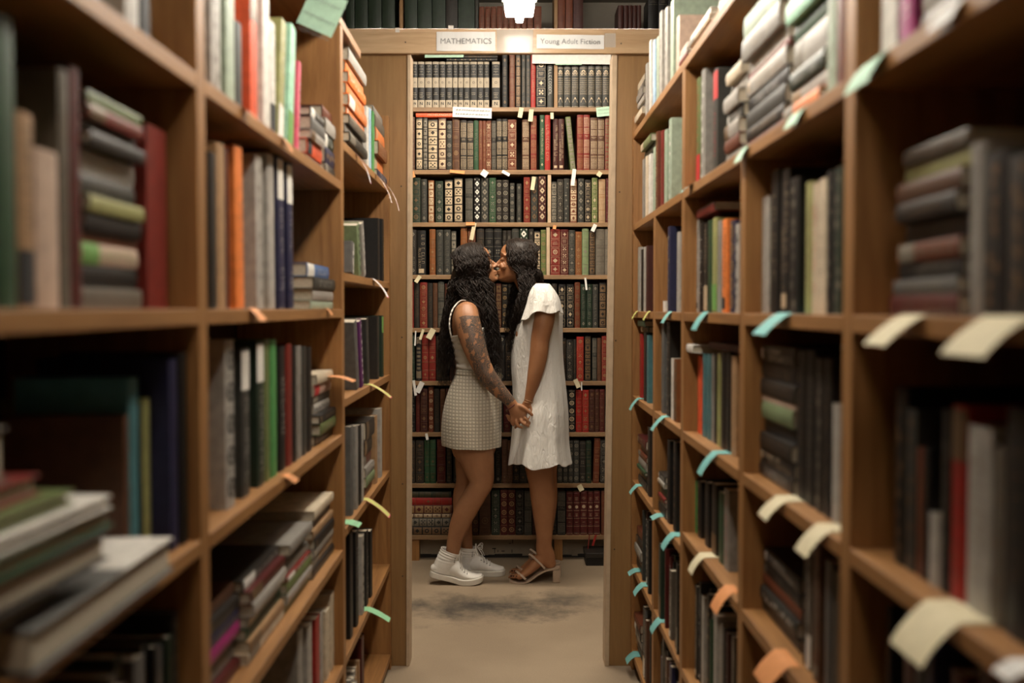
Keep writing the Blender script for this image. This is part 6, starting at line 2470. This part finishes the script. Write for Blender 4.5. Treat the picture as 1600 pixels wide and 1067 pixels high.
# ---- high-top canvas shoe (local frame: x to the toe, z up, heel at x=0)
def sneaker(parent, origin, lift, label):
    root_loc = Vector(origin)

    def bend(v):
        x, y, z = v
        if lift:
            if x < 0.17:
                a = lift*min(1.0, (0.17-x)/0.05)
                dx, dz = x-0.17, z
                x, z = 0.17+dx*math.cos(a)+dz*math.sin(a), -dx*math.sin(a)+dz*math.cos(a)
            else:
                z += (x-0.17)**2*1.6
        return (root_loc.x+x, root_loc.y+y, root_loc.z+z)

    def fin(mb, name, mat, par, smooth=True, bevel=0):
        mb.v = [bend(v) for v in mb.v]
        o = mb.build(name, mat, par, smooth=smooth, bevel=bevel, origin=tuple(parent.location))
        o.location = (0, 0, 0)
        return o
    # upper
    mb = MB()
    R = catmull([(.014, 0, .040, .020, .024), (.032, 0, .046, .030, .033), (.07, 0, .060, .044, .035), (.115, 0, .060, .044, .037), (.15, 0, .048, .033, .040), (.187, 0, .037, .022, .044), (.222, 0, .030, .015, .039), (.245, 0, .028, .012, .024)], 6)
    loft3(mb, R, 24)
    seg = 28
    o = len(mb.v)
    levels = catmull([(.030, .060, .057, .037), (.07, .064, .055, .042), (.10, .068, .052, .044), (.120, .071, .050, .045), (.134, .073, .050, .046), (.139, .073, .050, .046), (.135, .073, .045, .041), (.115, .072, .042, .038)], 7)
    for (z, cx, a, b_) in levels:
        rib = 0.0012*math.sin((z-0.085)*2*PI/0.0125) if 0.085 < z < 0.132 else 0
        for k in range(seg):
            an = 2*PI*k/seg
            mb.v.append((cx+(a+rib)*math.cos(an)*(1.0 if math.cos(an) < 0 else 0.92), (b_+rib)*math.sin(an), z+0.006*(-math.cos(an))*(z > .10)))
    for i in range(len(levels)-1):
        for k in range(seg):
            k2 = (k+1) % seg
            mb.f.append((o+i*seg+k, o+i*seg+k2, o+(i+1)*seg+k2, o+(i+1)*seg+k))
            mb.m.append(0)
    up = fin(mb, 'shoe', canvas_m, parent)
    up['label'] = label
    # tongue
    mb = MB()
    loft3(mb, catmull([(.160, 0, .068, .007, .016), (.135, 0, .088, .007, .018), (.119, 0, .118, .006, .020), (.116, 0, .148, .004, .018)], 5), 14)
    fin(mb, 'tongue', canvas_m, up)
    # sole
    half = [(0.0, .010), (.006, .022), (.02, .031), (.06, .035), (.10, .035), (.14, .039), (.18, .0465), (.215, .046), (.24, .037), (.254, .020), (.259, .008)]
    H_ = catmull(half, 4)
    mb = MB()
    lv = [(0.0, -0.0015), (0.004, 0.0), (0.0235, 0.0015), (0.0265, -0.0005)]
    out = [(x, -y) for x, y in H_]+[(x, y) for x, y in H_[::-1]]
    cx = 0.13
    n = len(out)
    for (z, e) in lv:
        for (x, y) in out:
            L = math.hypot(x-cx, y)
            mb.v.append((cx+(x-cx)*(1+e/L), y*(1+e/max(L, 1e-3)*1.5), z))
    for i in range(len(lv)-1):
        for k in range(n):
            k2 = (k+1) % n
            mb.f.append((i*n+k, i*n+k2, (i+1)*n+k2, (i+1)*n+k))
            mb.m.append(0)
    mb.f.append(tuple(range(n))[::-1])
    mb.m.append(0)
    mb.f.append(tuple((len(lv)-1)*n+k for k in range(n)))
    mb.m.append(0)
    fin(mb, 'sole', rubber_m, up, smooth=False)
    # laces and eyelets
    mb = MB()
    ey = MB()
    def surf(q, th):
        if q < 0.5:                      # along the instep
            t = q/0.5
            x = 0.190-0.055*t
            zc, a, b_ = 0.036+(0.056-0.036)*t, 0.021+(0.040-0.021)*t, 0.0438-(0.0438-0.0385)*t
            return Vector((x, b_*math.sin(th)*1.03, zc+a*math.cos(th)+0.0015))
        t = (q-0.5)/0.5                  # up the front of the collar
        z = 0.098+0.034*t
        return Vector((0.070+0.002*t+0.048*0.94*math.cos(th), 0.042*math.sin(th)*1.03, z-0.004))
    for i in range(8):
        q_ = (i+0.4)/8
        for s in (-1, 1):
            a_, c_ = surf(q_, s*0.86), surf(q_, s*0.80)
            out = Vector((0.2, s*0.8, 0.5)).normalized()*0.0026
            ey.tube([tuple(a_-out*0.5), tuple(a_+out)], 0.0022, 8)
        pts = [surf(q_, k*0.22)+Vector((0.001, 0, 0.0018)) for k in range(-3, 4)]
        mb.tube([tuple(v) for v in pts], 0.0023, 6)
    for s in (-1, 1):
        pts = catmull([(.122, s*.004, .136), (.139, s*.018, .150), (.149, s*.030, .146), (.145, s*.028, .130), (.128, s*.010, .132)], 5)
        mb.tube([tuple(p) for p in pts], 0.0018, 6)
        pts = catmull([(.124, s*.004, .134), (.140, s*.026, .120), (.152, s*.032, .100), (.158, s*.038, .084)], 5)
        mb.tube([tuple(p) for p in pts], 0.0018, 6)
    fin(mb, 'laces', canvas_m, up)
    fin(ey, 'eyelets', eyelet_m, up)
    return up


g1 = at_y(724, 915, 4.68)
sneaker(wl_root, (g1.x-0.165, 4.68, 0.0008), math.radians(13), 'near white high-top shoe with its heel lifted')
g2 = at_y(790, 897, 4.837)
sneaker(wl_root, (g2.x-0.262, 4.837, 0.0008), 0.0, 'far white high-top shoe flat on the floor')
tag(wl_root, 'person in white tank top and checked skirt with tattooed arm, kissing on tiptoe', 'person')

# ================= the woman in the white dress =================
wr_root = empty('person', (P(845, 905, 0).x, YW, 0.0))
O2 = tuple(wr_root.location)
HR = Head(808.5, 409, 0.018, -1, math.radians(7), 0.92)
mb = MB()
HR.skull(mb)
limb(mb, [(813, 424, .015, 15, .050), (819, 440, .01, 14.5, .050), (828, 453, .0, 17, .062), (838, 462, 0, 22, .10)])
limb(mb, [(842, 462, 0, 16, .095), (846, 478, 0, 24, .145), (846, 496, 0, 28, .152), (842, 520, 0, 32, .140), (842, 548, 0, 28, .122), (842, 575, 0, 27, .118), (845, 605, 0, 31, .140), (848, 640, 0, 35, .168),
          (848, 668, 0, 34, .166), (846, 690, 0, 32, .150)])
for s in (-.06, .06):
    limb(mb, [(818, 512, s, 12, .05), (815, 524, s, 11, .05)])
limb(mb, [(851, 468, -.130, 15, .045), (852, 485, -.160, 16, .045), (849, 505, -.168, 16, .044), (844, 530, -.170, 14.8, .040), (842, 552, -.170, 14.4, .038), (838, 575, -.168, 13, .034), (833, 598, -.165, 10.5, .028),
          (828.5, 615, -.160, 8.2, .022), (826, 628, -.156, 7.2, .018)], 7)
limb(mb, [(826, 627, -.156, 7.4, .016), (822, 638, -.152, 10, .014), (816, 648, -.150, 11, .012), (812, 653, -.150, 10, .011)])
for ch in ([(828, 632, -.160, 3.6, .011), (831, 640, -.166, 3.1, .0095), (830, 648, -.168, 2.8, .0085), (826.5, 655, -.168, 2.4, .0075)],
           [(808, 648, -.152, 3.0, .009), (801, 650.5, -.160, 2.7, .008), (795, 650.5, -.172, 2.5, .008), (791.8, 649, -.186, 2.1, .007)],
           [(808, 654, -.150, 3.0, .009), (801, 657, -.156, 2.7, .008), (796.5, 656.5, -.168, 2.4, .0075), (794, 653, -.180, 2.1, .007)],
           [(812, 658, -.150, 3.0, .009), (809, 664, -.154, 2.7, .008), (805, 668, -.160, 2.3, .0075)],
           [(818, 656, -.152, 3.0, .009), (819, 661, -.160, 2.6, .008), (823, 661.5, -.166, 2.2, .007)]):
    limb(mb, ch, 5, 12)
limb(mb, [(850, 468, .13, 15, .045), (852, 490, .16, 15, .045), (850, 530, .17, 14, .040), (848, 570, .165, 11.5, .034), (846, 605, .16, 9, .024), (845, 628, .155, 7.2, .018)])
limb(mb, [(845, 628, .155, 7.6, .014), (844, 642, .155, 9.5, .013), (843, 650, .155, 8.5, .011)])
for (dx, ln) in ((-7, 20), (-2.5, 24), (2.5, 25), (7, 22)):
    limb(mb, [(843+dx*.8, 648, .155, 2.9, .009), (842+dx, 648+ln*.5, .152, 2.6, .008), (839+dx, 648+ln, .146, 2.2, .007)], 4, 10)
limb(mb, [(838, 634, .145, 3.2, .010), (833, 645, .14, 2.8, .009), (831, 655, .138, 2.4, .0075)], 4, 10)
# legs: near then far
limb(mb, [(843, 672, -.05, 30, .080), (842, 705, -.05, 25.5, .074), (842, 730, -.048, 22, .064), (845, 752, -.045, 19.5, .056), (848, 775, -.042, 19.5, .054), (849.5, 798, -.040, 17.8, .050), (850, 822, -.038, 14.6, .042),
          (850.5, 842, -.036, 12.5, .034), (850, 856, -.035, 12.8, .033), (855, 872, -.035, 13.5, .032), (860, 881, -.035, 9.5, .028)], 7)
limb(mb, [(850, 672, .08, 29, .078), (852, 705, .08, 24, .072), (853, 730, .078, 18, .060), (856, 752, .078, 14.5, .054), (858, 775, .078, 13.2, .052), (856.5, 798, .078, 12.4, .048), (854, 822, .078, 11, .040),
          (852, 842, .078, 10, .032), (851, 853, .078, 11, .031), (855, 866, .078, 12, .031), (858, 874, .078, 9, .027)], 7)


def foot(mb, ox, oy, dy):
    def r(x, y, d, a, b_):
        return (x+ox, y+oy, dy+d, a, b_)
    limb(mb, [r(853, 866, 0, 12.5, .030), r(842, 876, 0, 9.6, .031), r(830, 887, 0, 7.8, .035), r(820, 895, 0, 6.2, .039), r(811, 900.5, 0, 4.6, .041)], 6)
    toes = [(-.034, 814, 806.5, 2.9), (-.019, 811, 801.5, 3.0), (-.004, 809, 798.5, 3.0), (.011, 808, 797.0, 3.1), (.029, 807, 795.5, 4.2)]
    tips = []
    for (d, x0, x1, a) in toes:
        limb(mb, [r(x0, 899.5, d, a*1.15, .0085 if d < .02 else .011), r((x0+x1)/2, 899.6, d*1.03, a, .008 if d < .02 else .0105), r(x1+1.5, 902.4, d*1.05, a*0.86, .0072 if d < .02 else .0095)], 4, 10)
        tips.append((x1+1.3+ox, 900.6+oy, dy+d*1.05, a))
    return tips


tips = foot(mb, 0, 0, -.035)
tips += foot(mb, 1.5, -8.2, .078)
body2 = remeshed('body', mb, 0.0042, [skin_r], wr_root, 4, O2)
mb = HR.brow_and_lash(None, hair_m)
b = mb.build('eyebrows', hair_m, wr_root, smooth=True, origin=O2)
b.location = (0, 0, 0)
mb = MB()
for (px, py, dy, a) in tips:
    c = P(px, py, dy)
    ball(mb, (c.x, c.y, c.z+0.0015), 0.0056, 0.0055, 0.0034, 10, 6, 0.5)
o = mb.build('toe_nails', nail_m, wr_root, smooth=True, origin=O2)
o.location = (0, 0, 0)
o['label'] = 'dark painted toe nails'


def dress_fold(t, ph):
    k = max(0.0, (t-0.35)/0.65)
    c = math.cos(ph)
    w = 0.006*k**1.5*math.sin(ph*7+1.0+2.0*t)+0.0035*k*math.sin(ph*13+3.0)
    w += 0.0028*math.exp(-((t-0.2)/0.15)**2)*math.sin(ph*17+9*t)
    w -= 0.006*math.exp(-((t-0.325)/0.012)**2)*max(0, -c)          # seam under the bust, towards her front
    return 0.004+w


mb = cloth_tube([(444, 834, 857, .075), (449, 829, 861, .125), (458, 826, 867, .155), (470, 822, 872.5, .166), (486, 814, 876, .166), (504, 805, 877, .160), (522, 802, 877, .154), (537, 801, 877, .148), (556, 800.5, 877.5, .144),
                 (580, 801, 879, .148), (606, 803, 881.5, .162), (640, 803.5, 884.5, .178), (662, 803, 885, .184), (690, 801, 885.5, .190), (708, 799, 887.5, .196), (721, 797.5, 889.5, .200)],
                112, dress_fold, hem=lambda ph: 0.010*math.sin(5*ph+0.6)+0.004*math.sin(11*ph), n=8)
dress = garment('dress', mb, dress_m, wr_root, 0.002)


# flutter sleeves over both shoulders
def sleeve(dy0, side):
    mb = MB()
    seg = 48
    lv = catmull([(846, 443.5, 8, .030, 0), (847, 449, 15, .050, .15), (848, 459, 21, .068, .35), (848.5, 471, 25, .082, .6), (847.5, 482, 28.5, .090, .82), (846.5, 490, 31, .096, 1.0)], 5)
    for (px, py, a, b_, t) in lv:
        t = max(0, min(1, t))
        for k in range(seg):
            ph = 2*PI*k/seg
            c = P(px, py, dy0)
            rip = 0.007*t*t*math.sin(6*ph+0.4)+0.003*t*math.sin(11*ph)
            s = PXM(dy0)
            x = c.x+(a*s+rip)*math.cos(ph)
            z = c.z
            front = max(0, -math.cos(ph))
            z -= t*t*(0.044*front**2.2 - 0.006 + 0.006*math.sin(5*ph+1.2))
            y = c.y+(b_+rip)*math.sin(ph)
            mb.v.append((x, y, z))
    n = len(lv)
    for i in range(n-1):
        for k in range(seg):
            k2 = (k+1) % seg
            mb.f.append((i*seg+k, (i+1)*seg+k, (i+1)*seg+k2, i*seg+k2))
            mb.m.append(0)
    mb.f.append(tuple(range(seg)))
    mb.m.append(0)
    o = garment('flutter_sleeve', mb, dress_m, dress, 0.0018)
    return o


sleeve(-.138, -1)
sleeve(.138, 1)

# sandals


def sandal(ox, oy, dy, label):
    root = MB()

    def Q(px, py, d):
        return P(px+ox, py+oy, dy+d)
    # foot bed as a curved slab
    prof = [(795.5, 904.6, .020), (800, 905.8, .036), (808, 907.0, .044), (818, 906.6, .045), (828, 902.5, .039), (840, 894.5, .032), (852, 888.0, .031), (864, 885.5, .031), (871, 885.0, .026), (874, 885.0, .014)]
    R = catmull(prof, 4)
    mb = MB()
    n = len(R)
    for (px, py, w) in R:
        for (s, dz) in ((-1, 0.0), (1, 0.0), (1, -0.0085), (-1, -0.0085)):
            c = Q(px, py, s*w)
            base = Q(px, py, 0)
            mb.v.append((base.x, c.y, max(base.z+dz, 0.0012)))
    for i in range(n-1):
        for k in range(4):
            k2 = (k+1) % 4
            mb.f.append((i*4+k, (i+1)*4+k, (i+1)*4+k2, i*4+k2))
            mb.m.append(0)
    mb.f.append((0, 1, 2, 3))
    mb.m.append(0)
    mb.f.append(tuple((n-1)*4+k for k in (3, 2, 1, 0)))
    mb.m.append(0)
    so = mb.build('sandal', sandal_m, wr_root, origin=O2)
    so.location = (0, 0, 0)
    so['label'] = label
    # block heel
    a, b_ = Q(863.3, 888, 0), Q(874.6, 888, 0)
    zt = Q(868, 887.5, 0).z-0.004
    mb = MB()
    Y = YW+dy
    mb.add([(a.x+.001, Y-.025, 0.0008), (b_.x+.001, Y-.025, 0.0008), (b_.x+.001, Y+.025, 0.0008), (a.x+.001, Y+.025, 0.0008), (a.x, Y-.029, zt), (b_.x, Y-.029, zt), (b_.x, Y+.029, zt), (a.x, Y+.029, zt)],
           [(0, 3, 2, 1), (4, 5, 6, 7), (0, 1, 5, 4), (1, 2, 6, 5), (2, 3, 7, 6), (3, 0, 4, 7)])
    h_ = mb.build('block_heel', sandal_m, so, bevel=0.003, origin=O2)
    h_.location = (0, 0, 0)
    # straps: arcs over the toes and the instep
    for (p0, p1, hgt, w, px_top) in (((821, 905, -.044), (812, 903, .044), .036, .0048, 806.5), ((851, 888.5, -.033), (842, 892, .033), .075, .0050, 827)):
        A = Q(*p0)
        Bp = Q(*p1)
        mb = MB()
        N = 18
        pts = []
        for i in range(N+1):
            t = i/N
            ang = PI*t
            x = A.x+(Bp.x-A.x)*t+(Q(px_top, 880, 0).x-(A.x+Bp.x)/2)*math.sin(ang)**0.8
            y = A.y+(Bp.y-A.y)*(0.5-0.5*math.cos(ang))
            z = A.z+(Bp.z-A.z)*t+hgt*math.sin(ang)**0.75
            pts.append(Vector((x, y, z)))
        for i, p in enumerate(pts):
            tn = (pts[min(i+1, N)]-pts[max(i-1, 0)]).normalized()
            out = (p-Vector(((A.x+Bp.x)/2+(Q(px_top, 880, 0).x-(A.x+Bp.x)/2)*0.3, YW+dy, A.z))).normalized()
            wdir = tn.cross(out).normalized()
            for (su, so_) in ((-1, 0), (1, 0), (1, 1), (-1, 1)):
                mb.v.append(tuple(p+wdir*(su*w)+out*(so_*0.0024)))
        for i in range(N):
            for k in range(4):
                k2 = (k+1) % 4
                mb.f.append((i*4+k, (i+1)*4+k, (i+1)*4+k2, i*4+k2))
                mb.m.append(0)
        s_ = mb.build('strap', sandal_m, so, origin=O2)
        s_.location = (0, 0, 0)
    return so


sandal(0, 0, -.035, 'near beige block-heeled sandal')
sandal(1.5, -8.2, .078, 'far beige block-heeled sandal')

# bracelets on her near wrist
mb = MB()
for (cx, cy, rad, r_, tiltv) in ((827.3, 623, 7.9, .0014, .25), (827, 626, 8.0, .0018, .35), (826.4, 629, 8.1, .0014, .2)):
    c = P(cx, cy, -.157)
    ring = [c+Vector((1, 0, -tiltv)).normalized()*(rad*PXM(0)*math.cos(2*PI*k/20))+Vector((0, 1, 0))*(0.0195*math.sin(2*PI*k/20)) for k in range(21)]
    mb.tube(ring, r_, 6, cap=False)
o = mb.build('bracelets', bead_m, wr_root, smooth=True, origin=O2)
o.location = (0, 0, 0)
o['label'] = 'thin coppery bracelets on the wrist'

mass = hair_mass(HR, [
    [(815, 418, .02, 14, .070), (820, 430, .025, 11, .066)],
    [(815, 430, -.035, 10, .045), (820, 450, -.045, 10, .06), (815, 475, -.05, 8, .06), (809, 500, -.04, 5, .05), (806, 520, -.02, 3, .03)],
    [(817, 424, -.035, 10, .03), (820, 436, -.045, 8, .03)]])
hair2 = remeshed('hair', mass, 0.006, [hair_m], wr_root, 6, O2)
mb = MB()
BK = [(832, 425, .02, 13, .075), (836, 438, .035, 11, .075), (842, 452, .06, 8, .065), (848, 472, .07, 5, .05)]
FR = [(822, 435, -.05, 11, .05), (822, 452, -.06, 9, .06), (815, 472, -.06, 8, .07), (809, 492, -.05, 6, .07), (805, 510, -.03, 6, .06), (802, 530, -.02, 6, .05), (799, 548, -.01, 5, .04)]
FARSIDE = [(812, 440, .07, 10, .03), (806, 460, .08, 8, .04), (800, 485, .08, 8, .05), (797, 510, .08, 8, .05), (796, 535, .08, 8, .05)]
T2 = [dict(rows=BK, back=1.1), dict(rows=BK, back=1.4), dict(rows=FR, back=0.6, side=-1), dict(rows=FR, back=0.4, side=-1), dict(rows=FARSIDE, back=0.3, side=1)]
paths = scalp_paths(HR, R_, 1050, T2)
strands(mb, paths, R_, 0.0018, 0.0078, 0.064, 4)
lk = mb.build('wavy_locks', hair_m, hair2, smooth=True, origin=O2)
lk.location = (0, 0, 0)
tag(wr_root, 'person in white flutter-sleeve dress and beige sandals, leaning in to kiss', 'person')
